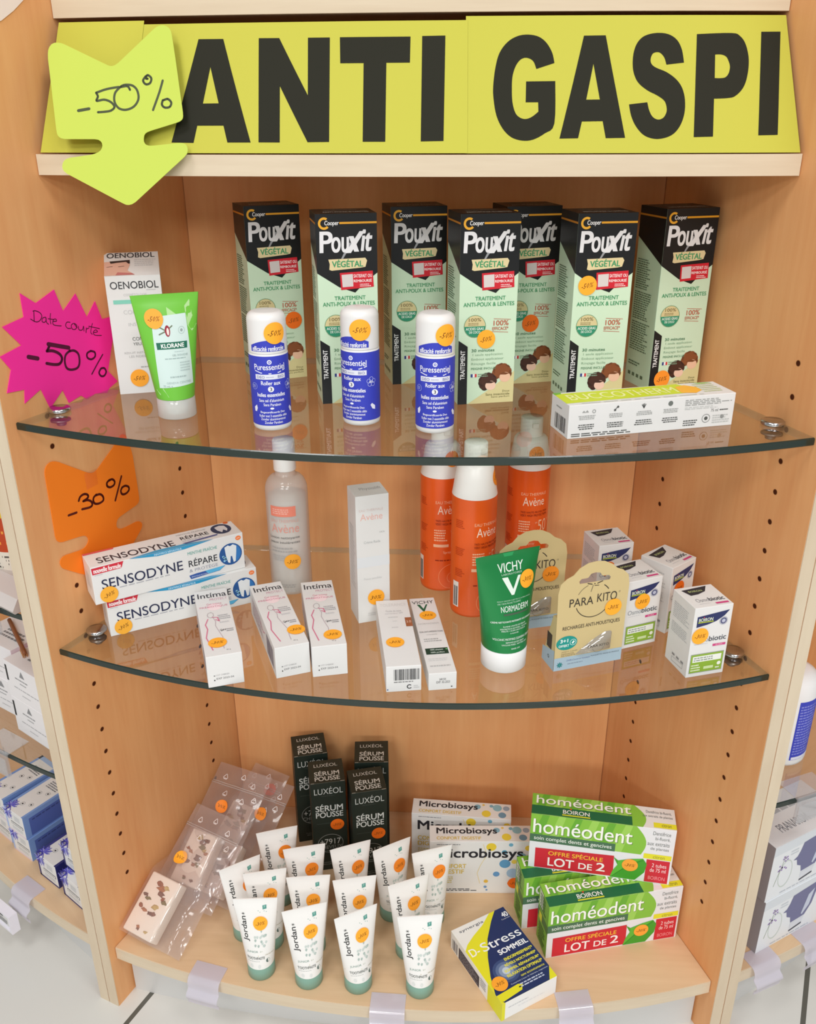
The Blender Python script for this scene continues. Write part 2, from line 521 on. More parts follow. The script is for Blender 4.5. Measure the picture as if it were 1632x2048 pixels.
bay = tag(build_bay(), 'beech display unit with splayed side panels holding the yellow banner and the discounted goods', 'display unit', 'beech display bays')
def bay_matrix(a):
    return Matrix.Translation((0, YC, 0)) @ Matrix.Rotation(a, 4, 'Z') @ Matrix.Translation((0, -YC, 0))
ML, MR = bay_matrix(-2 * PHI - 0.0006), bay_matrix(2 * PHI + 0.0006)
bl = dup(bay, 'neighbouring beech display unit at the left edge with blue and white cartons'); bl.matrix_world = ML
br = dup(bay, 'neighbouring beech display unit at the right edge with lavender diffuser boxes'); br.matrix_world = MR

def in_bay(o, Mx, x, y, z, yaw=0.0):
    o.matrix_world = Mx @ Matrix.Translation((x, y, z)) @ Matrix.Rotation(radians(yaw), 4, 'Z')
    return o

# glass shelves and their supports
def build_glass():
    m = M(); pts, n = shelf_plan(0.0, 0.072, 0.0016, DEP - 0.001)
    c = 0.0009                                    # polished arrises
    def ring(i0, i1, o0, z0, o1, z1, mat):
        for i in range(i0, i1):
            j = (i + 1) % len(pts)
            q = lambda k, o: (pts[k][0] * (1 - o), pts[k][1] + (o * .38 if k <= n else -o * .38))
            m.add([(*q(i, o0), z0), (*q(j, o0), z0), (*q(j, o1), z1), (*q(i, o1), z1)], [(0, 1, 2, 3)], mat, True)
    for i0, i1, mat in ((0, n, GLASS_EDGE), (n, len(pts), GLASS_SIDE)):
        ring(i0, i1, .0022, -.0078, 0, -.0078 + c, mat); ring(i0, i1, 0, -.0078 + c, 0, -c, mat); ring(i0, i1, 0, -c, .0022, 0, mat)
    inn = [(x * (1 - .0022), y + (.0022 * .38 if k <= n else -.0022 * .38)) for k, (x, y) in enumerate(pts)]
    tri = tessellate_polygon([[Vector((x, y, 0)) for x, y in inn]])
    m.add([(x, y, 0) for x, y in inn], tri, GLASS_TOP); m.add([(x, y, -.0078) for x, y in inn], [t[::-1] for t in tri], GLASS_UNDER)
    return m.build('glass_shelf')
g1 = place(build_glass(), 0, 0, Z1)
tag(g1, 'upper bow-fronted glass shelf carrying the black and green lotion cartons', 'glass shelf', 'bow-fronted glass shelves')
g2 = place(dup(g1, 'lower bow-fronted glass shelf carrying toothpaste boxes and orange sprays'), 0, 0, Z2)
gl1 = dup(g1, 'glass shelf of the left-hand neighbouring unit above the white stacked cartons'); in_bay(gl1, ML, 0, 0, 0.576)
gl2 = dup(g1, 'glass shelf of the left-hand neighbouring unit above the blue cornflower cartons'); in_bay(gl2, ML, 0, 0, 0.358)
gr1 = dup(g1, 'glass shelf of the right-hand neighbouring unit under the white and blue bottle'); in_bay(gr1, MR, 0, 0, 0.3635)

def build_support():
    r = empty('shelf_support')
    m = M()
    m.lathe([(0.0, 0.0004), (0.0105, 0.0004), (0.011, 0.0015), (0.011, 0.0035), (0.0095, 0.0046), (0.0, 0.0046)], CHROME, 28)
    m.build('clamp_disc', r)
    m = M()
    m.lathe([(0.0, -0.014), (0.0045, -0.014), (0.005, -0.013), (0.005, -0.0095), (0.0095, -0.0092), (0.0095, -0.0081), (0.0, -0.0081)], C((120, 112, 108), 0.3, 0.5, 0.8), 24)
    m.build('lower_clamp', r)
    m = M(); m.tube([(0.0, 0, -0.0115), (-0.0124, 0, -0.0115)], 0.0025, CHROME); m.build('pin', r)
    return r
sup = build_support()
tag(sup, '', 'shelf support', 'chrome shelf supports')
first = True
for z, nm in ((Z1, 'upper'), (Z2, 'lower')):
    for s, sd in ((-1, 'left'), (1, 'right')):
        o = sup if first else dup(sup); first = False
        t = 0.045
        o.location = (s * (HW - sin(PHI) * t - cos(PHI) * 0.0128), cos(PHI) * t - sin(PHI) * 0.0128, z)
        o.rotation_euler = (0, 0, -PHI if s < 0 else pi + PHI)
        o['label'] = 'round chrome support clamping the %s glass shelf to the %s side panel' % (nm, sd)

# floor
def build_floor():
    m, t, b = nodes('floor_tiles')
    N, L = t.nodes, t.links.new
    tc = N.new('ShaderNodeTexCoord'); mp = N.new('ShaderNodeMapping')
    mp.inputs['Rotation'].default_value = (0, 0, radians(22.4))
    mp.inputs['Location'].default_value = (0.321, 0.0, 0)
    br_ = N.new('ShaderNodeTexBrick')
    br_.offset = 0.0; br_.squash = 1.0
    br_.inputs['Scale'].default_value = 1.0
    br_.inputs['Brick Width'].default_value = 0.3915; br_.inputs['Row Height'].default_value = 0.3915
    br_.inputs['Mortar Size'].default_value = 0.0032; br_.inputs['Mortar Smooth'].default_value = 0.0
    br_.inputs['Color1'].default_value = br_.inputs['Color2'].default_value = (lin(212), lin(212), lin(208), 1)
    br_.inputs['Mortar'].default_value = (lin(92), lin(92), lin(86), 1)
    L(tc.outputs['Object'], mp.inputs[0]); L(mp.outputs[0], br_.inputs[0]); L(br_.outputs[0], b.inputs['Base Color'])
    b.inputs['Roughness'].default_value = 0.32
    f = M(); f.box(-3, 3, -4, 3, -0.02, 0.0, m)
    return tag(f.build('floor'), 'pale ceramic floor tiles with dark grout lines', 'floor', None, 'structure')
build_floor()

# ------------------------------------------------------------------ the banner
def sign_fn(s, t, off=0.0):
    yb = .0725 - .02 * (1 - s * s); yt = .116 - .02 * (1 - s * s)
    x = s * (.3445 + (.3275 - .3445) * t); y = yb + (yt - yb) * t; z = 1.0385 + .110 * t
    return Vector((x, y - off * 0.93, z + off * 0.37))
SIGN_Y = C((190, 188, 72), 0.6, 0.2); SIGN_K = C((36, 36, 26), 0.6, 0.15)
banner = empty('banner', 0, 0.06, 1.0385)
tag(banner, 'long yellow paper banner with ANTI GASPI in heavy black capitals', 'banner')
NT = [
  ([(-573,845),(-504,844),(-408,79),(-470,79),(-484,204),(-555,204),(-561,76),(-621,79)],[(-533,639),(-502,369),(-545,368)]),
  ([(-406,846),(-350,845),(-264,425),(-272,845),(-213,845),(-202,83),(-258,81),(-340,494),(-331,79),(-387,80)],[]),
  ([(-186,846),(2,846),(2,658),(-60,658),(-57,84),(-115,84),(-120,657),(-182,657)],[]),
  ([(33,849),(94,851),(92,89),(34,86)],[])]
SP = [
  ([(378,651),(331,609),(323,666),(306,690),(290,676),(277,627),(269,556),(267,471),(268,372),(275,294),(287,258),(302,248),(318,265),(334,301),(334,369),(302,369),(304,519),(379,521),(374,215),(349,144),(319,99),(292,92),(264,117),(242,181),(227,273),(220,387),(219,486),(225,620),(236,726),(257,803),(283,845),(311,856),(339,840),(359,795),(373,724)],[]),
  ([(457,846),(514,848),(552,110),(503,108),(497,231),(444,229),(433,108),(386,106)],[(479,645),(492,387),(457,386)]),
  ([(714,651),(668,637),(664,686),(655,719),(645,727),(634,715),(628,679),(629,644),(640,616),(667,583),(691,531),(705,467),(710,382),(706,283),(692,191),(669,127),(634,101),(602,125),(581,192),(570,270),(566,351),(613,366),(617,305),(625,260),(638,241),(652,255),(661,298),(661,347),(655,383),(638,418),(614,454),(592,510),(582,581),(581,659),(586,736),(597,799),(616,844),(647,864),(678,855),(700,813),(711,742)],[]),
  ([(753,855),(844,863),(867,840),(880,777),(884,671),(876,551),(862,466),(840,409),(820,395),(785,391),(775,117),(726,114)],[(797,709),(813,709),(826,692),(832,650),(833,615),(828,572),(819,545),(806,538),(791,539)]),
  ([(924,872),(975,873),(941,128),(891,125)],[])]
def sheet(s0, s1, t1, off, letters):
    m = M(); o0 = banner.location
    def grid(a, b, t, of, mat):
        n = max(2, int((b - a) * 24))
        vs = [sign_fn(a + (b - a) * i / n, t * k, of) - o0 for i in range(n + 1) for k in (0, 1)]
        m.add(vs, [(2 * i, 2 * i + 2, 2 * i + 3, 2 * i + 1) for i in range(n)], mat, True)
    grid(s0, s1, t1, off, SIGN_Y)
    grid(s0, s1, t1, off - 0.00025, SIGN_Y)
    for outl, holes in letters:
        if len(outl) > 11: outl, holes = round_bends(outl, 3.1), round_bends(holes, 3.1)
        loops = [[Vector((x / 1000, y / 1000, 0)) for x, y in outl]] + ([[Vector((x / 1000, y / 1000, 0)) for x, y in holes]] if holes else [])
        tri = tessellate_polygon(loops); flat = [p for q in loops for p in q]
        bm = bmesh.new()
        vv = [bm.verts.new((p.x, p.y, 0)) for p in flat]
        for t in tri:
            try: bm.faces.new([vv[i] for i in t])
            except ValueError: pass
        for k in range(-40, 41):       # follow the bow of the shelf
            bmesh.ops.bisect_plane(bm, geom=bm.verts[:] + bm.edges[:] + bm.faces[:], plane_co=(k / 40, 0, 0), plane_no=(1, 0, 0))
        bm.verts.index_update()
        m.add([sign_fn(v.co.x, v.co.y, off + 0.00025) - o0 for v in bm.verts], [tuple(v.index for v in f.verts) for f in bm.faces], SIGN_K)
        bm.free()
    return m.build('paper_sheet', banner)
sheet(0.148, 0.995, 0.993, 0.0007, SP)
sheet(-0.80, 0.153, 0.962, 0.0012, NT)
sheet(-0.985, -0.733, 0.988, 0.0017, [])

# ------------------------------------------------------------------ cut card signs
def smooth_loop(pts, rounds=1):
    for _ in range(rounds):
        out = []
        for i in range(len(pts)):
            (a, b), (c, d) = pts[i], pts[(i + 1) % len(pts)]
            L = hypot(c - a, d - b); f = min(0.25, 25 / L)
            out += [(a + (c - a) * f, b + (d - b) * f), (c - (c - a) * f, d - (d - b) * f)]
        pts = out
    return pts
def cut_card(name, outl, strokes, fn, th, col, ink, widths, origin, rounds=1):
    """flat card cut to an outline; fn maps (u, v, height above the card) to a point"""
    m = M()
    pts = [(a / 1e4, b / 1e4) for a, b in (smooth_loop(outl, rounds) if rounds else outl)]
    tri = tessellate_polygon([[Vector((x, y, 0)) for x, y in pts]])
    mat = C(col, 0.65, 0.2)
    m.add([fn(x, y, th) - origin for x, y in pts], tri, mat)
    m.add([fn(x, y, 0) - origin for x, y in pts], [t[::-1] for t in tri], mat)
    n = len(pts)
    m.add([fn(x, y, 0) - origin for x, y in pts] + [fn(x, y, th) - origin for x, y in pts], [(i, (i + 1) % n, n + (i + 1) % n, n + i) for i in range(n)], C(tuple(min(255, c + 12) for c in col), 0.7, 0.2))
    a = Art(m, lambda x, y, l: fn(x, y, th + l) - origin, 1, 1)
    for st, w in zip(strokes, widths):
        a.stroke(curve_through([(x / 1e4, y / 1e4) for x, y in st]), w, ink, 1)
    o = m.build(name); o.location = origin
    return o
YA = [(-3221,1253),(-3214,1321),(-3174,1366),(-3107,1367),(-3063,1351),(-2697,1181),(-2647,1160),(-2597,1175),(-2241,1490),(-2197,1508),(-2153,1505),(-2114,1478),(-2098,1442),(-2060,1203),(-1994,742),(-2000,705),(-2033,682),(-2311,601),(-2344,580),(-2353,543),(-2350,506),(-2323,479),(-2256,479),(-2011,505),(-1967,489),(-1950,447),(-1962,400),(-2448,-27),(-2505,-40),(-2549,-22),(-3077,245),(-3104,288),(-3092,341),(-3053,371),(-2816,403),(-2754,427),(-2727,469),(-2736,512),(-2775,536),(-3096,537),(-3135,560),(-3149,597)]
YA_S =[[(-2946,782),(-2848,798)],
  [(-2782,935),(-2687,966),(-2576,984)],
  [(-2782,935),(-2766,903),(-2778,866),(-2710,876),(-2649,855),(-2616,813),(-2650,781),(-2711,771),(-2767,768)],
  [(-2559,986),(-2609,934),(-2616,860),(-2577,802),(-2510,788),(-2438,817),(-2398,880),(-2409,954),(-2453,996),(-2520,1002),(-2559,984),(-2498,991),(-2474,959)],
  [(-2331,1074),(-2355,1038),(-2331,1006),(-2292,1016),(-2281,1058),(-2314,1084),(-2331,1058),(-2314,1053)],
  [(-2178,1037),(-2210,932),(-2266,785)],
  [(-2177,869),(-2186,832),(-2160,806),(-2116,811),(-2101,848),(-2132,879),(-2171,869)]]
def ya_fn(x, v, l):
    k = sqrt(1 + .35 ** 2)
    return Vector((x, .0365 + .35 * v / k - l / k, 1.0 + v / k + .35 * l / k))
o = cut_card('arrow_sign', YA, YA_S, ya_fn, 0.0006, (190, 208, 88), (62, 72, 40), [0.0026, .002, .002, .002, .002, .002, .002], Vector((-.255, .05, 1.0)))
tag(o, 'fluorescent yellow arrow card marked -50% hanging over the left end of the banner', 'sign card', 'fluorescent card signs')
def pan_fn(t, z, l):
    return Vector((-HW + sin(PHI) * t + cos(PHI) * (l + 0.0004), cos(PHI) * t - sin(PHI) * (l + 0.0004), z))
OA = [(237,7408),(259,7463),(309,7494),(367,7493),(421,7471),(772,7230),(849,7188),(915,7192),(1221,7374),(1329,7455),(1366,7469),(1411,7455),(1434,7422),(1446,7392),(1487,7195),(1499,6768),(1498,6630),(1465,6587),(1130,6547),(1091,6500),(1087,6447),(1127,6411),(1184,6396),(1428,6388),(1489,6343),(1485,6288),(1425,6238),(940,5880),(881,5880),(819,5920),(463,6156),(245,6322),(222,6385),(237,6430),(293,6452),(538,6411),(605,6421),(652,6463),(655,6505),(620,6547),(569,6564),(286,6610),(242,6642),(227,6691)]
OA_S =[[(442,6859),(554,6847)],
  [(609,6961),(638,6997),(693,7006),(737,6985),(747,6955),(712,6939),(668,6934),(730,6923),(777,6888),(785,6846),(744,6832),(635,6853)],
  [(864,6936),(821,6918),(808,6880),(828,6842),(885,6824),(949,6834),(953,6880),(916,6921),(857,6930)],
  [(1084,7028),(1041,7009),(1039,6970),(1079,6942),(1137,6947),(1156,6984),(1123,7022),(1077,7022)],
  [(1269,7005),(1195,6881),(1125,6765)],
  [(1258,6876),(1228,6842),(1243,6796),(1300,6783),(1352,6804),(1354,6844),(1306,6876),(1252,6873)]]
o = cut_card('arrow_sign', OA, OA_S, pan_fn, 0.0006, (252, 134, 36), (88, 12, 4), [0.0026] * 6, Vector((-.33, .08, .66)))
tag(o, 'fluorescent orange arrow card marked -30% taped to the left side panel', 'sign card', 'fluorescent card signs')
m = M(); a = Art(m, lambda x, y, l: pan_fn(x, y, 0.0006 + l) - o.location, 1, 1)
a.rect(.0741, .704, .0915, .7225, glassy('sticky_tape', (1, .93, .88), 0.05, 0.0, rim=0.6), 1, n=1)
m.build('sticky_tape', o)
ST = [(61,8920),(323,8963),(326,9185),(491,9064),(740,9152),(812,8931),(1006,9071),(1113,8816),(1254,8953),(1318,8757),(1550,8756),(1411,8476),(1297,8207),(1416,8064),(1282,8020),(1239,7980),(1069,8016),(945,7990),(870,8049),(697,8017),(643,8168),(449,8030),(373,8247),(155,8161),(180,8293),(-25,8312),(69,8516),(-27,8660),(237,8711)]
ST_S =[[(441,8997),(466,8997),(519,8968),(535,8931),(502,8895),(452,8893),(397,8930)],
  [(450,8992),(434,8900)],
  [(577,8915),(541,8911),(529,8882),(556,8869),(581,8888),(581,8911),(581,8864),(601,8841)],
  [(647,8937),(631,8886),(631,8839)],
  [(607,8894),(670,8875)],
  [(661,8857),(706,8852),(700,8873),(669,8871),(656,8834),(687,8813),(756,8795)],
  [(876,8808),(835,8816),(813,8788),(833,8756),(874,8748)],
  [(915,8789),(885,8774),(893,8736),(935,8728),(958,8760),(925,8787),(958,8736)],
  [(977,8748),(980,8711),(1023,8703),(1046,8735),(1042,8687)],
  [(1080,8712),(1067,8665),(1077,8696),(1118,8704)],
  [(1171,8739),(1132,8660),(1149,8632)],
  [(1116,8721),(1260,8668)],
  [(1168,8645),(1225,8641),(1207,8666),(1170,8653),(1180,8617),(1274,8594)],
  [(291,8588),(400,8547)],
  [(555,8655),(808,8564)],
  [(565,8633),(532,8596),(531,8593),(605,8576),(678,8528),(698,8475),(658,8435),(586,8444),(495,8477)],
  [(817,8533),(752,8503),(727,8436),(740,8371),(798,8340),(881,8341),(919,8391),(920,8474),(869,8522),(805,8528)],
  [(1093,8469),(1039,8455),(1035,8410),(1086,8382),(1141,8399),(1145,8444),(1093,8469)],
  [(1252,8395),(1160,8318),(1061,8230)],
  [(1200,8257),(1164,8222),(1185,8179),(1231,8171),(1267,8206),(1246,8250),(1200,8257)]]
o = cut_card('starburst_sign', ST, ST_S, pan_fn, 0.0006, (250, 50, 160), (84, 8, 52), [.0009] * 13 + [.0042, .0042, .003, .0025, .0022, .0016, .0022], Vector((-.35, .07, .85)), 0)
tag(o, 'fluorescent pink starburst card reading Date courte -50% on the left side panel', 'sign card', 'fluorescent card signs')
# corner of a white leaflet at the top of the left panel
m = M()
LF = [(0.03, 1.19), (0.03, 1.1445), (0.0635, 1.1445), (0.079, 1.1534), (0.0925, 1.163), (0.11, 1.19)]
pts = [pan_fn(t, z, 0.0) for t, z in LF] + [pan_fn(t, z, 0.0008) for t, z in LF]
o0 = Vector((-.35, .07, 1.15))
m.add([p - o0 for p in pts], [(5, 4, 3, 2, 1, 0), (6, 7, 8, 9, 10, 11)] + [(i, (i + 1) % 6, 6 + (i + 1) % 6, 6 + i) for i in range(6)], C((240, 228, 224), 0.6))
o = m.build('leaflet'); o.location = o0
tag(o, 'corner of a white leaflet fixed high on the left side panel', 'leaflet')

# ================================================================== UPPER GLASS SHELF
MINT = (204, 228, 200); TAN = (222, 205, 158); GRN = (64, 150, 100); GREY = (120, 130, 122)
def head(a, cx, cy, s, hair, skin, tilt):
    """small printed picture of a child's bowed head"""
    for k in range(10):
        q = radians(215 - k * 26 + tilt)
        a.ell(cx + .0058 * s * cos(q) / a.w, cy - .0058 * s * sin(q) / a.h, .0036 * s, hair if k % 2 else tuple(int(c * .8) for c in hair), 2 + .05 * k, n=12)
    a.ell(cx, cy - .008 * s, .0068 * s, hair, 2.6, ry=.0064 * s)
    a.ell(cx + .05 * s, cy + .020 * s, .0052 * s, skin, 3.2, ry=.0046 * s)
    a.poly([(cx - .06 * s, cy + .006 * s), (cx + .02 * s, cy - .006 * s), (cx + .12 * s, cy + .002 * s), (cx + .06 * s, cy + .008 * s)], tuple(int(c * .9) for c in hair), 3.5)
def lotion_carton():
    w, d, h = .0585, .05, .184
    m, A = carton_mesh(w, d, h, C(MINT, .42), {'T': C(BLACK, .35), 'B': C(MINT)})
    f = A['F']
    K = C(BLACK, .38)
    f.poly([(0, 0), (1, 0), (1, .30), (.80, .345), (.62, .40), (.36, .37), (0, .295)], K, 1)
    f.rect(.39, .041, 1, .051, (226, 160, 40), 2)
    f.ell(.14, .047, .0056, (232, 170, 50), 2, a0=55, a1=320, inner=.62)
    f.text('Cooper', .145, .034, .375, .062, (235, 235, 235), 3, bold=.02, slant=.03)
    W_ = (226, 226, 228)
    f.text('P', .06, .088, .255, .19, W_, 3, bold=.04, slant=.06)
    f.text('ou', .25, .116, .525, .191, W_, 3, bold=.04, slant=.03)
    f.poly([(.60, .145), (.53, .145), (.40, .225), (.43, .225)], (150, 152, 156), 2.2)
    f.poly([(.80, .088), (.715, .088), (.47, .196), (.565, .196)], W_, 3)
    f.poly([(.535, .112), (.615, .112), (.70, .190), (.62, .190)], W_, 3.2)
    f.text('it', .735, .082, .89, .187, W_, 3, bold=.04, slant=.28)
    f.poly([(.19, .226), (.80, .222), (.83, .236), (.80, .268), (.72, .272), (.24, .283), (.20, .278), (.21, .25)], TAN, 2)
    f.text('VÉGÉTAL', .25, .228, .76, .266, GRN, 3, bold=.035)
    R_ = (206, 34, 50)
    f.poly([(.37, .296), (.92, .289), (.935, .372), (.385, .384)], R_, 3)
    f.poly([(.40, .306), (.585, .303), (.59, .367), (.41, .37)], (214, 206, 204), 3.6)
    f.text('SATISFAIT OU', .60, .305, .905, .322, (250, 235, 235), 4, bold=.02)
    f.text('REMBOURSÉ', .60, .329, .90, .346, (250, 235, 235), 4, bold=.02)
    f.small(.70, .353, .90, .371, 2, (245, 215, 215), 4, seed=4)
    f.text('TRAITEMENT', .27, .416, .79, .436, GRN, 3, bold=.02)
    f.text('ANTI-POUX & LENTES', .07, .446, .945, .467, GRN, 3, bold=.02)
    f.ell(.275, .572, .0108, (214, 200, 150), 2)
    f.ell(.275, .572, .0108, (46, 142, 108), 2.4, a0=180, a1=360)
    f.ell(.275, .572, .0111, (110, 150, 110), 2.6, inner=.95)
    f.text('100%', .17, .528, .38, .546, (120, 104, 60), 3, bold=.015)
    f.small(.16, .552, .39, .568, 2, (150, 135, 90), 3, seed=8)
    f.text('ACIDES GRAS', .12, .578, .43, .592, (235, 245, 235), 3, bold=.02)
    f.text('DE COCO', .18, .597, .37, .61, (235, 245, 235), 3, bold=.02)
    RB = (186, 92, 66)
    f.text('100%', .60, .545, .86, .572, RB, 3, bold=.02, slant=.0)
    f.text('EFFICACE*', .58, .579, .86, .597, RB, 3, bold=.02)
    f.poly([(.60, .534), (.90, .541), (.90, .5435), (.60, .5365)], RB, 2)
    f.poly([(.57, .602), (.86, .609), (.86, .6115), (.57, .6045)], RB, 2)
    f.poly([(0, .645), (.16, .68), (.165, 1), (0, 1)], K, 2)
    f.text('TRAITEMENT', .04, .70, .115, .86, (235, 235, 235), 3, bold=.03, rot=90)
    f.text('30 minutes', .23, .695, .63, .711, (84, 128, 96), 3, bold=.03)
    G2 = (140, 170, 142)
    f.text('1 seule application', .25, .72, .78, .736, G2, 3)
    f.text('Embout applicateur', .23, .744, .80, .761, G2, 3)
    f.text('Rinçage facile', .23, .769, .66, .786, G2, 3)
    f.text('PEIGNE INCLUS', .23, .797, .66, .809, (96, 140, 106), 3, bold=.02)
    for k, c in enumerate(((44, 62, 130), (240, 240, 240), (204, 60, 60))): f.rect(.225 + .035 * k, .832, .26 + .035 * k, .85, c, 3)
    f.small(.35, .83, .55, .852, 2, (130, 160, 135), 3, seed=11)
    f.poly([(.18, 1), (.55, .925), (1, .825), (1, 1)], (214, 204, 150), 2)
    head(f, .78, .835, 1.12, (134, 78, 44), (232, 190, 160), -15)
    head(f, .53, .88, 1.05, (72, 42, 32), (236, 198, 176), 25)
    f.text('Doux', .80, .93, .93, .941, (110, 105, 60), 4); f.text('Sans insecticide', .50, .945, .93, .958, (110, 105, 60), 4, bold=.01); f.text('Sans parfum', .60, .962, .93, .973, (110, 105, 60), 4)
    l = A['L']
    l.poly([(0, 0), (1, 0), (1, .295), (.0, .165)], K, 1)
    l.rect(0, .041, 1, .051, (200, 130, 40), 2)
    DK = (96, 118, 92)
    l.small(.08, .28, .62, .45, 14, DK, 2, seed=21); l.small(.08, .46, .75, .62, 13, DK, 2, seed=22); l.small(.08, .63, .8, .80, 13, DK, 2, seed=23)
    l.small(.1, .86, .6, .89, 2, DK, 2, seed=24)
    for k in range(4): l.rect(.12 + .17 * k, .93, .22 + .17 * k, .95, DK, 2)
    r = A['R']
    r.poly([(0, 0), (1, 0), (1, .165), (0, .30)], K, 1); r.small(.1, .35, .9, .85, 30, DK, 2, seed=25)
    t = A['T']
    t.text('ANTI-POUX & LENTES', .15, .62, .9, .8, (190, 190, 185), 2, bold=.02); t.small(.2, .2, .85, .5, 2, (140, 138, 130), 2, seed=30)
    return m.build('lotion_carton')
src = lotion_carton(); first = True
GL = 'black and mint green lotion cartons'
for x, y, yaw, lab, st in (
    (-.1600, .1900, 26.7, 'tall black and mint carton at the left end, behind the leftmost roll-on', (.79, .65, ORA_STICK)),
    (-.0670, .1090, 15.5, 'tall black and mint carton in the front row just behind the middle roll-on', None),
    (-.0022, .1850, 15.6, 'tall black and mint carton in the back row, directly behind the right-hand roll-on', None),
    (.0698, .1142, 15.0, 'tall black and mint carton with a yellow sticker below its round badge', (.476, .643, YEL_STICK)),
    (.1150, .1920, 16.0, 'tall black and mint carton half hidden in the back row between two front cartons', (.52, .645, ORA_STICK)),
    (.1805, .1230, 13.0, 'tall black and mint carton with a yellow sticker beside its red label', (.23, .36, YEL_STICK)),
    (.2675, .1740, 20.0, 'tall black and mint carton at the right end with an orange sticker near its foot', (.25, .93, (250, 150, 44)))):
    o = src if first else dup(src); first = False
    place(o, x, y, Z1, yaw); tag(o, lab, 'box', GL)
    if st:
        sticker(o, side_art(.0585, .05, .184)[1]['F'], st[0], st[1], '-50%', st[2], turn=10)

# roll-on deodorants
BLU = (56, 66, 186)
def cyl_art(m, r, z0, z1, span):
    """patch on a cylinder facing -y"""
    def fn(x, y, l):
        q = (x - .5) * span
        return Vector(((r + l) * sin(q), -(r + l) * cos(q), z1 + (z0 - z1) * y))
    return Art(m, fn, r * span, z1 - z0, True)
def roll_on():
    r = .0179
    root = empty('roll_on_deodorant')
    m = M()
    m.lathe([(0, 0), (.0155, 0), (.0172, .001), (r, .0035), (r, .0715), (r - .0012, .0722), (r - .0012, .0735)], C((226, 226, 226), .28, .5), 40)
    a = cyl_art(m, r, .0055, .0705, 2 * pi * .62)
    a.rect(0, 0, 1, 1, BLU, 1, n=30)
    w = (236, 238, 250)
    cx = lambda k: .5 + k
    a.ell(.5, .08, .0021, w, 3); a.ell(.5, .08, .0012, BLU, 3.5, inner=.5)
    a.text('Puressentiel', .29, .11, .71, .19, w, 3, bold=.02)
    a.stroke([(.30, .205), (.38, .232), (.5, .243), (.62, .232), (.71, .20)], .0008, w, 3)
    a.rect(.30, .255, .71, .325, (226, 228, 240), 3); a.text('DEO', .325, .272, .43, .31, (130, 136, 180), 4, bold=.02); a.text('BIO', .60, .272, .685, .31, (130, 136, 180), 4, bold=.02); a.small(.45, .28, .58, .305, 1, (180, 184, 210), 4)
    a.text('Roller aux', .375, .35, .63, .405, w, 3, bold=.03)
    a.ell(.5, .465, .0027, (244, 244, 250), 3); a.text('3', .485, .44, .515, .49, (60, 60, 70), 4, bold=.02)
    a.text('huiles essentielles', .31, .52, .69, .575, w, 3, bold=.035)
    a.text("Sans sel d'aluminium", .33, .605, .67, .65, w, 3, bold=.02); a.text('Sans Paraben', .39, .67, .62, .71, w, 3, bold=.02)
    a.ell(.5, .745, .0018, w, 3, ry=.0010)
    a.text('Biogecertificeerde Deo', .34, .785, .67, .825, w, 3, bold=.02); a.text('Roller met 3 essentiële oliën', .32, .835, .70, .872, w, 3, bold=.02)
    a.text('Zonder aluminiumzout', .34, .885, .68, .92, w, 3, bold=.02); a.text('Zonder Paraben', .39, .935, .63, .972, w, 3, bold=.02)
    for k in range(5):
        q = 2 * pi * k / 5 + .3
        a.ell(.775 + .0028 * cos(q) / a.w, .43 - .0028 * sin(q) / a.h, .0021, (176, 184, 236), 3, inner=.8, n=14)
    a.text('BIO', .745, .415, .80, .445, w, 4, bold=.03)
    a.ell(.27, .43, .0032, (150, 160, 226), 3, inner=.86); a.small(.235, .405, .305, .455, 3, (170, 178, 230), 3, seed=3)
    a.poly([(.24, .74), (.285, .70), (.295, .75), (.275, .80), (.245, .80)], w, 3); a.poly([(.755, .77), (.78, .745), (.83, .79), (.83, .845), (.785, .83)], w, 3)
    b = cyl_art(m, r, .0055, .0705, 2 * pi)
    b.rect(.84, .02, .93, .97, (74, 84, 190), 1.4, n=3); b.small(.85, .04, .92, .75, 22, (150, 156, 220), 2, seed=9); b.bars(.85, .8, .92, .96, (225, 226, 240), 8, 2)
    m.build('bottle', root)
    c = M()
    R = .0177
    prof = [(R, .0727), (R, .1015)] + [(R - .0065 + .0065 * cos(q * pi / 16), .1015 + .0072 * sin(q * pi / 16)) for q in range(1, 9)] + [(.004, .1093), (0, .1094)]
    c.lathe(prof, C((228, 228, 227), .25, .5), 40)
    a = cyl_art(c, R, .0727, .1015, 2 * pi)
    pts = []
    for k in range(13): u = k / 12; pts.append((.345 + .31 * u, .74 - .16 * sin(pi * u)))
    n = len(pts)
    vs = pts + [(x, .93 - .0 * x) for x, y in pts]
    a.put(vs, [(i, i + 1, n + i + 1, n + i) for i in range(n - 1)], BLU, 1)
    a.text('efficacité renforcée', .365, .76, .635, .91, w, 3, bold=.03)
    c.build('cap', root)
    return root
src = roll_on(); first = True
for x, y, yaw, lab, sx in ((-.1251, .0062, 14, 'white and blue roll-on deodorant at the left, in front of the leftmost carton', .56),
                           (-.0428, .0256, -22, 'white and blue roll-on deodorant in the middle, its label turned to the left', .585),
                           (.0280, .0067, 2, 'white and blue roll-on deodorant at the right, nearest the boxes with yellow stickers', .59)):
    o = src if first else dup(src); first = False
    place(o, x, y, Z1, yaw); tag(o, lab, 'deodorant', 'white and blue roll-on deodorants')
    sticker(o, cyl_art(M(), .0177, .0727, .1015, 2 * pi), sx, .36, '-50%', YEL_STICK, r=.0098)

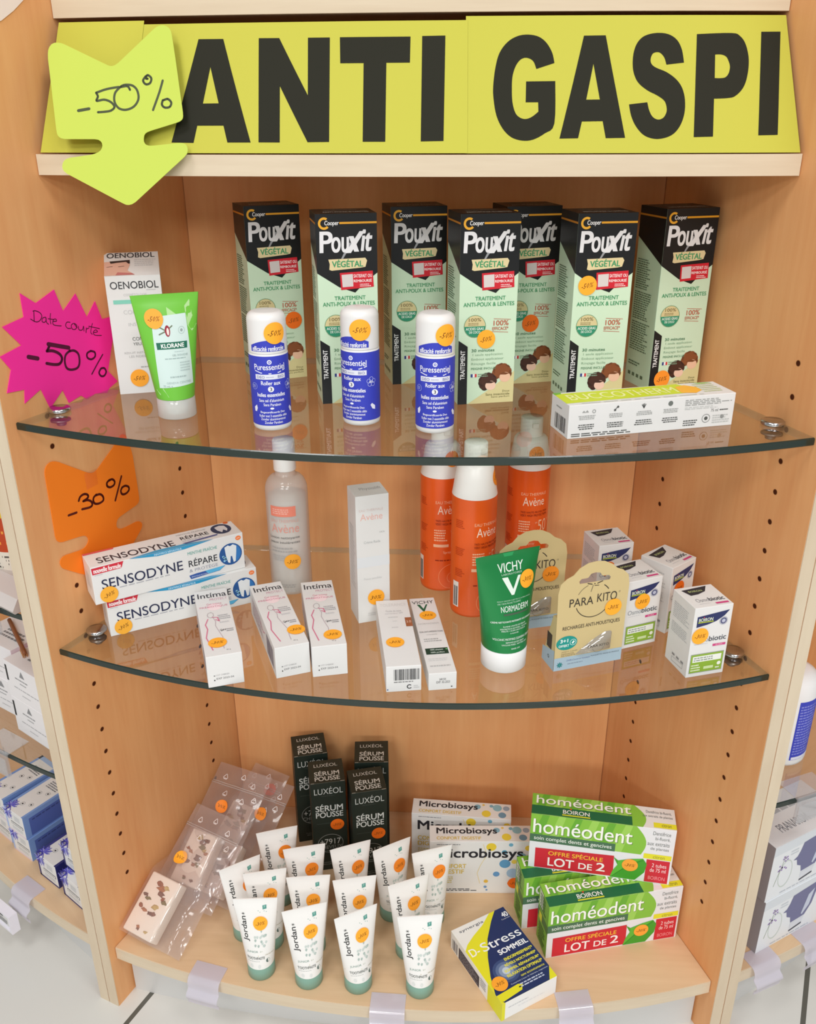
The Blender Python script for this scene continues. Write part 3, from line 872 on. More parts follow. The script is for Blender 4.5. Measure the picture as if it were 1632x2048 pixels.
# white serum carton with a sloping lid
def serum_carton():
    w, d, h1, h2 = .054, .045, .1215, .1385
    m = M()
    p = [(-w / 2, -d / 2, 0), (w / 2, -d / 2, 0), (w / 2, d / 2, 0), (-w / 2, d / 2, 0), (-w / 2, -d / 2, h1), (w / 2, -d / 2, h1), (w / 2, d / 2, h2), (-w / 2, d / 2, h2)]
    m.add(p, [(0, 1, 5, 4), (1, 2, 6, 5), (2, 3, 7, 6), (3, 0, 4, 7), (4, 5, 6, 7), (0, 3, 2, 1)], CARD)
    f = patch(m, (-w / 2, -d / 2, h1), (w, 0, 0), (0, 0, -h1))
    t = patch(m, (-w / 2, d / 2, h2), (w, 0, 0), (0, -d, h1 - h2))
    K = (62, 62, 66)
    t.text('OENOBIOL', .05, .03, .93, .24, K, 2, bold=.015)
    t.small(.55, .3, .95, .62, 4, (205, 205, 205), 2, seed=2)
    t.poly([(.0, .4), (.45, .36), (.47, .55), (.42, .78), (.55, .97), (.0, .97)], (222, 176, 156), 2)
    t.poly([(.10, .38), (.47, .34), (.47, .5), (.44, .5), (.40, .42), (.22, .45), (.12, .48)], (58, 46, 44), 3)
    t.poly([(.24, .85), (.5, .9), (.55, .97), (.2, .97)], (196, 120, 116), 3)
    t.stroke([(.05, .62), (.15, .60)], .0008, (90, 60, 50), 3); t.stroke([(.26, .62), (.36, .60)], .0008, (90, 60, 50), 3)
    f.text('OENOBIOL', .08, .045, .95, .105, K, 2, bold=.012)
    f.small(.72, .112, .95, .125, 1, (190, 190, 190), 2)
    f.text('COSMÉTOLOGIE', .30, .14, .72, .165, (196, 196, 196), 2)
    f.rect(.10, .195, .97, .228, (132, 206, 186), 2)
    f.text('CORRECTEUR', .26, .28, .95, .315, (200, 200, 200), 2); f.text('INSTANTANÉ', .32, .38, .95, .415, (195, 195, 195), 2); f.text('+', .60, .44, .64, .46, (170, 170, 170), 2)
    f.text('CONTOUR', .36, .51, .80, .54, (120, 120, 120), 2, bold=.01); f.text('YEUX & LÈVRES', .36, .55, .95, .58, (120, 120, 120), 2, bold=.01)
    f.text('RÉDUIT INSTANTANÉMENT', .18, .63, .95, .652, (180, 180, 180), 2); f.text('LES RIDES ET POCHES', .26, .665, .95, .685, (180, 180, 180), 2)
    f.small(.45, .76, .85, .78, 1, (170, 170, 170), 2, seed=6)
    f.poly([(.72, .86), (.78, .9), (.84, .86), (.80, .93), (.76, .93)], (150, 200, 180), 2)
    l = patch(m, (-w / 2, d / 2, h1), (0, -d, 0), (0, 0, -h1))
    l.small(.1, .2, .85, .8, 16, (200, 200, 200), 2, seed=12)
    o = m.build('serum_carton')
    sticker(o, f, .40, .865, '-50%', (250, 168, 48))
    return o
o = place(serum_carton(), -.2890, .1285, Z1, 18.6)
tag(o, 'tall white carton with a sloping lid and a turquoise line, behind the green tube', 'box')

# soft tubes
def tube_art(m, r, wc, zb, H):
    """flattened tube: round at the shoulder, a flat crimp on top; patch on the front half"""
    def fn(x, y, l):
        y = min(max(y, 0), 1)
        a = wc / 2 + (r - wc / 2) * y
        b = .0007 + (r - .0007) * min(1.0, max(y - .045, 0) / .955) ** .85
        u = max(-1.0, min(1.0, 2 * x - 1))
        c = sqrt(max(1 - u * u, 0))
        n = Vector((u / a, -c / b, 0)).normalized() if b > .001 else Vector((0, -1, 0))
        return Vector((a * u, -b * c, H - (H - zb) * y)) + n * l
    return Art(m, fn, wc, H - zb, True)
def tube_body(m, r, wc, zb, H, mat, n=36, k=22, ridge=None):
    rings = []
    for j in range(k + 1):
        y = j / k if j < 3 else j / k
        a = wc / 2 + (r - wc / 2) * y
        b = .0007 + (r - .0007) * min(1.0, max(y - .045, 0) / .955) ** .85
        rings.append([(a * cos(2 * pi * i / n), b * sin(2 * pi * i / n), H - (H - zb) * y) for i in range(n)])
    vs = [p for g in rings for p in g]
    m.add(vs, [(j * n + i, (j + 1) * n + i, (j + 1) * n + (i + 1) % n, j * n + (i + 1) % n) for j in range(k) for i in range(n)], mat, True)
    m.add(rings[0], [tuple(range(n))], mat); m.add(rings[-1], [tuple(range(n))[::-1]], mat)
def tube_cap(r0, r1, h, mat, name, root):
    c = M()
    c.lathe([(0, 0), (r0 - .0012, 0), (r0, .0012), (r1, h - .0008), (r1 - .0008, h), (0, h)], mat, 40)
    return c.build(name, root)

def shower_tube():
    root = empty('cream_tube')
    r, wc, zb, H = .0182, .0625, .0195, .1172
    m = M(); tube_body(m, r, wc, zb, H, C((112, 192, 62), .3, .5))
    a = tube_art(m, r, wc, zb, H)
    # leaf-like pale green shapes and the pale label
    for pts in ([(.5, .12), (.66, .2), (.60, .27), (.5, .2)], [(.78, .12), (.86, .06), (.90, .2), (.98, .3), (.90, .36), (.82, .3)], [(.05, .9), (.2, .88), (.3, .97), (.1, .95)]):
        a.poly(pts, (176, 218, 150), 1)
    vs = []; N = 12
    for j in range(9):
        v = j / 8
        for i in range(N + 1):
            u = i / N; x = (.24 + .55 * u) * (1 - v) + (.13 + .79 * u) * v; vs.append((x, .205 + .675 * v - .02 * u))
    a.put(vs, [(j * (N + 1) + i, (j + 1) * (N + 1) + i, (j + 1) * (N + 1) + i + 1, j * (N + 1) + i + 1) for j in range(8) for i in range(N)], (206, 226, 222), 2)
    a.ell(.47, .34, .0028, (150, 40, 56), 4, ry=.0052); a.ell(.475, .345, .0013, (240, 220, 214), 5, ry=.0034)
    for q, L_ in ((150, .2), (35, .16), (200, .17)):
        a.stroke([(.45, .34), (.45 + L_ * cos(radians(q)) * .8, .34 - L_ * sin(radians(q)) * .5)], .0012, (112, 124, 100), 3.5)
    a.ell(.71, .34, .0036, (180, 200, 196), 3, inner=.8); a.ell(.71, .34, .0014, (150, 165, 162), 3)
    a.rect(.24, .445, .80, .51, (32, 106, 84), 3, n=10)
    a.text('KLORANE', .32, .458, .74, .497, (240, 246, 242), 4, bold=.05)
    a.small(.55, .53, .80, .545, 1, (180, 200, 198), 3)
    a.text('GEL DOUCHE', .50, .56, .80, .578, (150, 170, 168), 4); a.small(.35, .59, .81, .61, 1, (160, 182, 180), 3, seed=5)
    a.small(.62, .63, .84, .73, 4, (176, 196, 194), 3, seed=6, align='r'); a.small(.4, .76, .85, .79, 1, (165, 185, 183), 3, seed=7)
    a.text('GENEVA CENTRE', .30, .82, .85, .84, (170, 190, 188), 4); a.text('75 mL e', .22, .85, .42, .87, (150, 168, 166), 4)
    m.build('tube_body', root)
    tube_cap(.0186, .0182, .0192, FROST_CAP, 'cap', root)
    c = M(); c.lathe([(0, .0035), (.011, .0035), (.012, .017), (.006, .0185), (0, .0185)], C((226, 232, 222), .4), 24); c.build('inner_neck', root)
    sticker(root, tube_art(M(), r, wc, zb, H), .28, .22, '-50%', (250, 170, 60), r=.0092)
    return root
tag(place(shower_tube(), -.2256, .0339, Z1, 24), 'bright green tube with a pale label and frosted cap standing on the upper glass', 'tube')

# long white and lime carton lying at the right
def paste_carton():
    w, d, h = .1667, .040, .0315
    m, A = carton_mesh(w, d, h, CARD)
    t, f, l = A['T'], A['F'], A['L']
    LIME = (206, 222, 52)
    t.poly([(.0, .1), (.76, .02), (.80, .30), (.74, .74), (.0, .84)], LIME, 1)
    t.poly([(.0, .0), (.05, .0), (.04, .12), (.0, .16)], (120, 180, 70), 1.5)
    t.text('BUCCOTHERM', .05, .22, .70, .64, (238, 242, 170), 2, bold=.01)
    t.poly([(.72, .25), (.79, .15), (.84, .35), (.84, .62), (.78, .80), (.70, .72)], (248, 184, 60), 2)
    t.small(.84, .1, .98, .8, 5, (196, 206, 160), 2, seed=5); t.small(.08, .87, .86, .95, 1, (200, 204, 196), 2, seed=6)
    t.poly([(.86, .02), (.98, .05), (.9, .16)], (150, 196, 110), 1.5)
    G = (156, 158, 156); D = (84, 86, 84)
    for k, x in enumerate((.10, .27, .44, .60)):
        f.small(x - .045, .32, x + .055, .46, 3, G, 2, seed=k + 2, align='c'); f.small(x - .05, .58, x + .06, .76, 3, D, 2, seed=k + 9, align='c')
    f.poly([(.075, .24), (.085, .18), (.095, .23), (.105, .17), (.115, .24)], G, 2); f.ell(.145, .22, .0018, G, 2, inner=.6)
    f.stroke([(.265, .25), (.285, .12)], .0008, D, 2); f.ell(.268, .23, .0011, D, 3); f.ell(.284, .14, .0011, D, 3)
    for q in (60, 85, 110, 130): f.stroke([(.44, .24), (.44 + .02 * cos(radians(q)), .24 - .13 * sin(radians(q)))], .0007, D, 2)
    f.ell(.60, .17, .0024, (110, 116, 112), 2)
    f.small(.69, .1, .98, .3, 4, G, 2, seed=31); f.small(.69, .32, .93, .42, 2, (196, 198, 196), 2, seed=32)
    f.text('75 ml', .855, .44, .90, .53, (110, 110, 110), 2); f.small(.91, .45, .98, .52, 1, D, 2)
    f.ell(.83, .72, .0042, (120, 122, 120), 2, inner=.88); f.ell(.83, .72, .0018, D, 2); f.ell(.93, .7, .002, G, 2)
    f.small(.87, .62, .98, .9, 4, (190, 192, 190), 2, seed=33); f.small(.69, .72, .79, .92, 3, D, 2, seed=34); f.small(.02, .84, .40, .96, 2, D, 2, seed=35)
    l.bars(.25, .45, .85, .9, (96, 96, 96), 12, 2); l.small(.3, .2, .7, .28, 1, G, 2)
    return m.build('toothpaste_carton')
tag(place(paste_carton(), .2221, .0268, Z1, 17.8), 'long white and lime toothpaste carton lying at the right of the upper glass', 'box')

# ================================================================== LOWER GLASS SHELF
def tooth(a, cx, cy, s, ring=(38, 86, 150)):
    a.ell(cx, cy, s, ring, 2); a.ell(cx, cy, s * .9, (52, 120, 190), 2.5, a0=-60, a1=80)
    w = s / a.w; h = s / a.h
    a.poly([(cx - .5 * w, cy - .72 * h), (cx - .2 * w, cy - .86 * h), (cx, cy - .74 * h), (cx + .25 * w, cy - .86 * h), (cx + .55 * w, cy - .66 * h), (cx + .5 * w, cy - .1 * h), (cx + .38 * w, cy + .75 * h), (cx + .2 * w, cy + .8 * h), (cx + .1 * w, cy + .2 * h), (cx - .02 * w, cy + .2 * h), (cx - .1 * w, cy + .82 * h), (cx - .28 * w, cy + .72 * h), (cx - .42 * w, cy + .1 * h)], (226, 232, 236), 3)
    for q in range(6): a.ell(cx - w * (.55 + .12 * cos(q)), cy + h * (.1 + .08 * q), s * .1, (150, 206, 240), 3.6, n=10)
def sensitive_carton():
    w, d, h = .1696, .037, .0448
    m, A = carton_mesh(w, d, h, CARD)
    f, t = A['F'], A['T']
    N_ = (38, 44, 76); RD = (206, 44, 62)
    f.poly([(.005, .03), (.205, .01), (.19, .16), (.185, .18), (.008, .20)], RD, 2)
    f.text('nouvelle formule', .018, .045, .185, .165, (250, 235, 236), 3, bold=.04)
    f.small(.02, .215, .085, .24, 1, (180, 180, 184), 2)
    f.text('SENSODYNE', .055, .375, .575, .63, N_, 3, bold=.01)
    f.small(.16, .655, .58, .70, 1, (170, 172, 180), 2, seed=3)
    f.poly([(.24, .0), (.79, .0), (.60, .085), (.42, .10)], (46, 150, 196), 2)
    f.text('DENTIFRICE RÉPARATEUR', .40, .012, .58, .075, (220, 240, 248), 3)
    f.text('MENTHE FRAÎCHE', .615, .17, .815, .275, (92, 170, 160), 3)
    f.text('RÉPARE', .615, .385, .81, .605, (40, 44, 52), 3, bold=.01)
    f.text('& PROTÈGE', .615, .65, .81, .755, (160, 164, 178), 3)
    f.poly([(.61, .84), (.66, .82), (.86, .80), (.82, .90), (.62, .945)], (44, 84, 160), 2); f.poly([(.72, .81), (.86, .79), (.82, .89), (.74, .91)], (90, 180, 224), 2.5)
    f.text('RÉPARATION EN PROFONDEUR', .625, .86, .74, .91, (200, 214, 240), 3)
    tooth(f, .905, .52, .0135)
    f.ell(.966, .12, .0033, (240, 132, 72), 2, ry=.0028); f.text('gsk', .955, .10, .978, .14, (255, 230, 215), 3)
    t.poly([(.0, .0), (.20, .0), (.19, .10), (.0, .12)], (214, 90, 90), 2)
    t.text('SENSODYNE', .06, .46, .555, .84, (58, 54, 62), 3, bold=.01)
    t.text('MENTHE FRAÎCHE', .60, .14, .80, .24, (170, 172, 172), 3); t.text('RÉPARE', .61, .32, .80, .58, (52, 50, 56), 3, bold=.01); t.small(.61, .64, .80, .72, 1, (180, 180, 190), 3)
    t.poly([(.60, .80), (.85, .70), (.84, .80), (.62, .90)], (96, 104, 150), 2)
    t.poly([(.24, 1.0), (.42, .86), (.60, .86), (.80, 1.0)], (70, 160, 204), 2)
    t.ell(.895, .42, .0115, (44, 62, 92), 2, ry=.0135); t.poly([(.86, .25), (.90, .18), (.93, .25), (.935, .5), (.92, .66), (.905, .5), (.885, .68), (.865, .5)], (214, 214, 218), 3)
    t.ell(.955, .06, .003, (214, 110, 60), 2)
    l = A['L']; l.small(.2, .3, .8, .7, 6, (214, 214, 214), 2, seed=8)
    return m.build('toothpaste_carton')
a0 = sensitive_carton()
tag(place(a0, -.2640, .0878, Z2, 31.4), 'white and blue toothpaste carton lying on the lower glass, bottom of its stack', 'box', 'white toothpaste cartons with a tooth picture')
sticker(a0, side_art(.1696, .037, .0448)[1]['F'], .085, .79, '-30%', (246, 176, 56), r=.0095, turn=18)
a1 = dup(a0)
tag(place(a1, -.2742, .0815, Z2 + .0451, 34.9), 'white and blue toothpaste carton on top of the stack beside the orange arrow', 'box', 'white toothpaste cartons with a tooth picture')
sticker(a1, side_art(.1696, .037, .0448)[1]['F'], .09, .79, '-30%', (246, 176, 56), r=.0095, turn=18)

# frosted cleansing-lotion bottle
def lotion_bottle():
    root = empty('lotion_bottle')
    R = .0246
    m = M()
    m.lathe([(0, 0.0005), (.022, 0.0005), (.0242, .002), (R, .006), (R, .128)] + [(R - .0125 * (1 - cos(q * pi / 12)), .128 + .019 * sin(q * pi / 12)) for q in range(1, 7)] + [(.0115, .151), (.0115, .155)], FROST, 40)
    a = cyl_art(m, R, .0, .135, 2 * pi)
    a.rect(.40, .14, .60, .235, (238, 140, 118), 1, n=10); a.small(.42, .16, .58, .215, 3, (246, 190, 176), 2, seed=3)
    a.text('EAU THERMALE', .40, .26, .62, .29, (214, 170, 160), 2); a.text('Avène', .40, .305, .62, .385, (222, 158, 146), 2, bold=.0)
    K = (120, 118, 116)
    a.text('Lotion nettoyante', .38, .42, .62, .45, K, 2, bold=.02); a.text('peaux intolérantes', .38, .465, .62, .495, K, 2, bold=.02)
    a.small(.39, .52, .61, .58, 2, (170, 168, 166), 2, seed=4); a.small(.39, .60, .62, .66, 3, (176, 174, 172), 2, seed=5)
    a.small(.40, .88, .58, .92, 2, (160, 158, 156), 2, seed=6); a.text('6.7 FL.OZ', .47, .94, .60, .965, (190, 188, 186), 2)
    m.build('bottle', root)
    i = M(); i.lathe([(0, .004), (.0222, .004), (.0222, .122), (0, .122)], C((222, 220, 214), .6), 32); i.build('lotion', root)
    c = M(); c.lathe([(0, .1535), (.0128, .1535), (.013, .1545), (.0128, .188), (.0118, .190), (0, .190)], C((238, 238, 236), .35), 32)
    c.build('cap', root)
    sticker(root, cyl_art(M(), R, .0, .135, 2 * pi), .555, .66, '-30%', (250, 172, 52), r=.0098)
    return root
tag(place(lotion_bottle(), -.1490, .1546, Z2, -2), 'frosted white lotion bottle with a salmon band behind the three small white boxes', 'bottle')

def cream_carton():
    w, d, h = .0371, .0348, .1549
    m, A = carton_mesh(w, d, h, CARD)
    f, l, t = A['F'], A['L'], A['T']
    f.text('EAU THERMALE', .10, .10, .82, .118, (218, 200, 196), 2); f.text('Avène', .13, .135, .80, .185, (232, 186, 176), 2)
    f.text('CICA', .70, .28, .86, .292, (170, 172, 172), 2); f.text('Crème fluide', .22, .345, .72, .365, (180, 184, 184), 2)
    f.rect(.0, .47, 1, .55, (222, 226, 230), 1); f.text('Peaux sensibles', .20, .635, .75, .652, (200, 202, 202), 2)
    f.small(.3, .92, .7, .95, 2, (206, 206, 206), 2)
    t.text('Physiolift', .25, .35, .9, .62, (180, 180, 180), 2); l.small(.2, .25, .8, .75, 18, (214, 214, 214), 2, seed=3)
    return m.build('cream_carton')
o = tag(place(cream_carton(), -.0470, .0955, Z2, 21.9), 'tall plain white carton standing alone in the middle of the lower glass', 'box')
sticker(o, side_art(.0371, .0348, .1549)[1]['F'], .56, .80, '30%', YEL_STICK, r=.0096)

# small white boxes lying with their tops to the viewer
PINK = (214, 120, 150)
def gel_carton():
    w, d, h = .0357, .138, .036
    m, A = carton_mesh(w, d, h, CARD)
    t, f, l = A['T'], A['F'], A['L']
    def deco(a, s=1):
        a.text('Intíma', .08, .05, .95, .13, (62, 60, 66), 2, bold=.01)
        a.text('PROTECT', .42, .148, .95, .185, (206, 160, 176), 2)
        a.ell(.52, .29, .0075, (246, 226, 230), 1)
        a.text('Gel intime', .30, .225, .75, .255, (222, 160, 176), 3); a.text('PRÉBIOTIQUE', .08, .265, .92, .30, (214, 140, 164), 3)
        a.stroke([(.30, .38), (.38, .37), (.44, .39), (.44, .43), (.36, .455), (.28, .44), (.26, .41), (.30, .38)], .0006, (178, 168, 172), 3)
        a.stroke([(.42, .46), (.47, .52), (.44, .58), (.50, .66), (.58, .76), (.55, .86), (.55, .92)], .0006, (186, 170, 178), 3)
        a.stroke([(.40, .45), (.54, .46), (.58, .52), (.48, .49)], .0011, PINK, 3.4)
        a.stroke([(.26, .47), (.16, .55), (.20, .62), (.12, .74), (.20, .86), (.24, .92)], .0011, PINK, 3.4)
        a.small(.56, .42, .94, .50, 3, (170, 170, 174), 2, seed=4); a.small(.58, .52, .94, .56, 1, (206, 206, 208), 2)
        a.ell(.60, .655, .0022, (80, 80, 84), 2, a0=90, a1=270, inner=.85); a.text('pH', .58, .645, .70, .675, (60, 60, 64), 3, bold=.02); a.small(.72, .64, .94, .69, 2, (150, 150, 154), 2, seed=6)
        a.text('40 g', .6, .93, .72, .95, (150, 150, 150), 2)
    deco(t)
    f.text('LOT CHB8G81', .24, .60, .60, .65, (170, 170, 172), 2); f.text('EXP 2023-04', .24, .71, .72, .77, (120, 120, 122), 2); f.rect(.17, .62, .21, .65, (120, 120, 120), 2); f.rect(.17, .76, .20, .80, (40, 40, 40), 2)
    # left side seen lengthwise: x runs from the back end to the front
    l.small(.10, .2, .55, .8, 8, (206, 190, 198), 2, seed=7)
    l.stroke([(.45, .3), (.55, .45), (.62, .35)], .001, PINK, 3); l.bars(.68, .2, .93, .85, (150, 146, 160), 20, 2)
    return m.build('gel_carton')
src = gel_carton(); first = True
for x, y, yaw, lab, sx, sy in ((-.2010, .0105, 20.9, 'slim white and pink box lying in front of the stacked toothpaste, leftmost of three', .40, .83),
                               (-.1397, .0305, 23.5, 'slim white and pink box lying in the middle of three, its left side showing', .80, .80),
                               (-.0921, .0362, 14.7, 'slim white and pink box lying rightmost of three, below the frosted bottle', .66, .86)):
    o = src if first else dup(src); first = False
    place(o, x, y, Z2, yaw); tag(o, lab, 'box', 'slim white and pink boxes')
    sticker(o, side_art(.0357, .138, .036)[1]['T'], sx, sy, '-30%', YEL_STICK, r=.0094)

def tint_carton():
    w, d, h = .035, .131, .0297
    m, A = carton_mesh(w, d, h, CARD)
    t, f = A['T'], A['F']
    t.text('TOLERANCE', .10, .06, .92, .105, (214, 212, 210), 2); t.text('Fluide de teint', .26, .17, .74, .20, (190, 190, 192), 2); t.text('correcteur SPF', .22, .21, .78, .235, (196, 196, 198), 2)
    t.small(.3, .27, .7, .30, 1, (205, 205, 205), 2); t.small(.42, .34, .6, .355, 1, (205, 205, 205), 2); t.small(.36, .43, .62, .46, 1, (205, 205, 205), 2)
    t.rect(.80, .30, 1, .44, (160, 96, 62), 2); t.text('3.0', .83, .35, .97, .385, (232, 200, 180), 3)
    t.ell(.55, .78, .010, (232, 230, 230), 1, ry=.0075, inner=.95)
    f.bars(.22, .12, .96, .55, (70, 70, 72), 30, 2); f.small(.22, .58, .96, .66, 1, (140, 140, 140), 2)
    f.ell(.66, .82, .0026, (60, 60, 62), 2, inner=.62, a0=40, a1=330); f.rect(.02, .88, .06, .92, (60, 80, 140), 2); f.small(.78, .76, .95, .9, 2, (200, 200, 200), 2)
    return m.build('tint_carton')
o = tag(place(tint_carton(), -.0093, .0114, Z2, 10.1), 'white box with a brown shade patch and a barcode end lying near the glass edge', 'box')
sticker(o, side_art(.035, .131, .0297)[1]['T'], .38, .67, '-30%', YEL_STICK, r=.0094)

def slim_carton():
    w, d, h = .0282, .1509, .0198
    m, A = carton_mesh(w, d, h, CARD)
    t, f = A['T'], A['F']
    t.text('VICHY', .06, .045, .92, .09, (70, 72, 72), 2); 
    t.poly([(.24, .10), (.36, .10), (.46, .165), (.60, .10), (.66, .10), (.48, .20), (.42, .20)], (30, 96, 66), 2)
    t.text('NORMADERM', .10, .365, .88, .385, (190, 190, 190), 2); t.text('SOIN ANTI-IMPERFECTIONS', .06, .475, .95, .495, (130, 130, 130), 2, bold=.01); t.text('CONCENTRÉ', .3, .515, .7, .53, (170, 170, 170), 2)
    t.small(.15, .57, .85, .62, 2, (170, 170, 170), 2, seed=4)
    t.rect(.10, .70, .93, .775, (26, 62, 48), 2); t.text('100% adoptent', .28, .712, .75, .735, (200, 214, 206), 3, bold=.02); t.text('100% purifiant', .28, .745, .78, .767, (200, 214, 206), 3, bold=.02); t.ell(.88, .72, .001, (110, 200, 120), 3)
    t.small(.12, .82, .9, .86, 2, (210, 210, 210), 2, seed=5); t.small(.12, .90, .9, .93, 1, (190, 190, 190), 2, seed=6)
    f.text('26R15X', .38, .30, .62, .42, (90, 90, 92), 2, bold=.01); f.text('EXP. 02-2023', .28, .46, .76, .60, (100, 100, 102), 2); f.rect(.80, .80, .85, .86, (40, 40, 42), 2)
    return m.build('slim_carton')
o = tag(place(slim_carton(), .0260, .0261, Z2, 11.1), 'narrow white box with a green V and dark green panel, right of the brown-patched box', 'box')
sticker(o, side_art(.0282, .1509, .0198)[1]['T'], .55, .265, '-30%', YEL_STICK, r=.0092)

# orange sun sprays
ORG = (236, 96, 30)
def sun_spray():
    root = empty('sun_spray')
    R = .0251
    m = M()
    OM, WM = C(ORG, .32, .5), C((240, 238, 234), .3, .5)
    m.lathe([(0, 0), (.022, 0), (.0244, .0012), (R, .005), (R, .1455)], OM, 40)
    a = cyl_art(m, R, .0, .1455, 2 * pi)
    P_ = (248, 196, 158); D = (150, 44, 14)
    a.text('EAU THERMALE', .40, .185, .60, .21, P_, 2); a.text('Avène', .415, .225, .585, .30, (250, 226, 204), 2)
    a.text('TRÈS HAUTE PROTECTION', .40, .345, .62, .365, D, 2, bold=.02); a.text('VERY HIGH PROTECTION', .40, .375, .62, .395, D, 2, bold=.02)
    a.small(.39, .43, .50, .54, 5, P_, 2, seed=3); a.text('SPF', .515, .445, .535, .46, P_, 2); a.text('50', .54, .43, .62, .535, P_, 2); a.text('+', .625, .43, .64, .45, P_, 2)
    a.rect(.385, .565, .50, .59, P_, 2, n=6); a.text('Spray', .46, .625, .52, .655, P_, 2); a.small(.40, .70, .60, .72, 1, D, 2)
    a.ell(.53, .86, .0165, (248, 160, 110), 2, inner=.965, n=40); a.ell(.55, .87, .0095, (248, 160, 110), 2, ry=.008, inner=.94, n=32)
    # back label lines on the left flank
    for y0 in (.17, .40, .58): a.small(.255, y0, .335, y0 + .07, 5, (190, 66, 20), 2, seed=int(y0 * 50))
    a.rect(.235, .70, .29, .92, (240, 236, 230), 2, n=4); a.bars(.242, .74, .283, .91, (60, 50, 50), 9, 3)
    m.build('bottle', root)
    c = M()
    c.lathe([(R, .1457), (.0247, .1475), (.0222, .163), (.0196, .179), (.0176, .1815), (.0150, .183)], WM, 40)
    c.build('shoulder', root)
    c = M()
    c.lathe([(.0128, .1825), (.0131, .1835), (.0128, .2035), (.0118, .2048), (0, .2051)], WM, 32)
    c.box(-.0035, .0035, -.0152, -.012, .195, .2, WM)
    c.build('pump_cap', root)
    return root
src = sun_spray(); first = True
for x, y, yaw, lab, q in ((.0688, .1167, 38, 'orange sun spray bottle in front, directly behind the dark green tube', (.63, .5)),
                          (.0310, .1763, 22, 'orange sun spray bottle at the left rear, right of the plain white carton', (.535, .42)),
                          (.1339, .2073, 14, 'orange sun spray bottle at the right rear, behind the kraft card packs', (.51, .5))):
    o = src if first else dup(src); first = False
    place(o, x, y, Z2, yaw); tag(o, lab, 'spray bottle', 'orange sun spray bottles')
    def sh_fn(u, v, l):
        q_ = (u - .5) * 2 * pi; z = .183 - (.183 - .1475) * v; r = .0180 + (.0247 - .0180) * v
        return Vector(((r + l) * sin(q_), -(r + l) * cos(q_), z))
    sticker(o, Art(M(), sh_fn, .021 * 2 * pi, .0355, True), q[0], q[1], '-30%', (250, 150, 44), r=.0092)

# dark green face-wash tube
def wash_tube():
    root = empty('face_wash_tube')
    r, wc, zb, H = .0238, .0725, .0245, .128
    m = M(); tube_body(m, r, wc, zb, H, C((24, 132, 68), .28, .6, .25))
    a = tube_art(m, r, wc, zb, H)
    w = (226, 240, 230)
    a.rect(.0, .0, 1, .04, (44, 158, 92), 1, n=2)
    a.text('VICHY', .31, .095, .72, .185, w, 3, bold=.012); a.text('LABORATOIRES', .36, .197, .70, .215, (190, 220, 200), 3)
    a.poly([(.36, .235), (.455, .235), (.535, .36), (.63, .235), (.68, .235), (.545, .415), (.50, .415)], w, 3)
    a.text('PEAUX GRASSES SUJETTES À LA BRILLANCE', .24, .455, .86, .472, (190, 222, 200), 3); a.text('OILY SKIN PRONE TO SHINE', .24, .48, .66, .496, (190, 222, 200), 3)
    a.text('NORMADERM', .29, .515, .82, .575, w, 3, bold=.008)
    a.rect(.33, .592, .82, .612, (70, 96, 74), 3, n=8)
    a.text('CRÈME NETTOYANTE MATIFIANTE VOLCANIQUE', .10, .66, .90, .685, w, 3, bold=.02)
    a.text('ÉLIMINE L\'EXCÈS DE SÉBUM', .30, .71, .76, .728, w, 3); a.text('DÉSOBSTRUE LES PORES - MATIFIE', .24, .735, .80, .752, w, 3); a.text('PERLITE + ACIDE SALICYLIQUE', .26, .76, .76, .777, w, 3); a.text('À RINCER', .42, .785, .60, .80, w, 3)
    a.text('VOLCANIC MATIFYING CLEANSING CREAM', .10, .84, .88, .863, w, 3, bold=.01)
    a.text('REMOVES EXCESS SEBUM', .32, .878, .72, .893, w, 3); a.text('UNCLOGS PORES - MATTIFIES SKIN', .24, .902, .80, .917, w, 3); a.text('RINSE OFF', .42, .945, .62, .96, w, 3)
    m.build('tube_body', root)
    tube_cap(.0236, .0238, .0243, C((240, 240, 240), .3, .5), 'cap', root)
    sticker(root, tube_art(M(), r, wc, zb, H), .79, .29, '-30%', YEL_STICK, r=.0095)
    return root
tag(place(wash_tube(), .1022, .0067, Z2, 26.6), 'dark green face-wash tube with a white V standing on its white cap', 'tube')

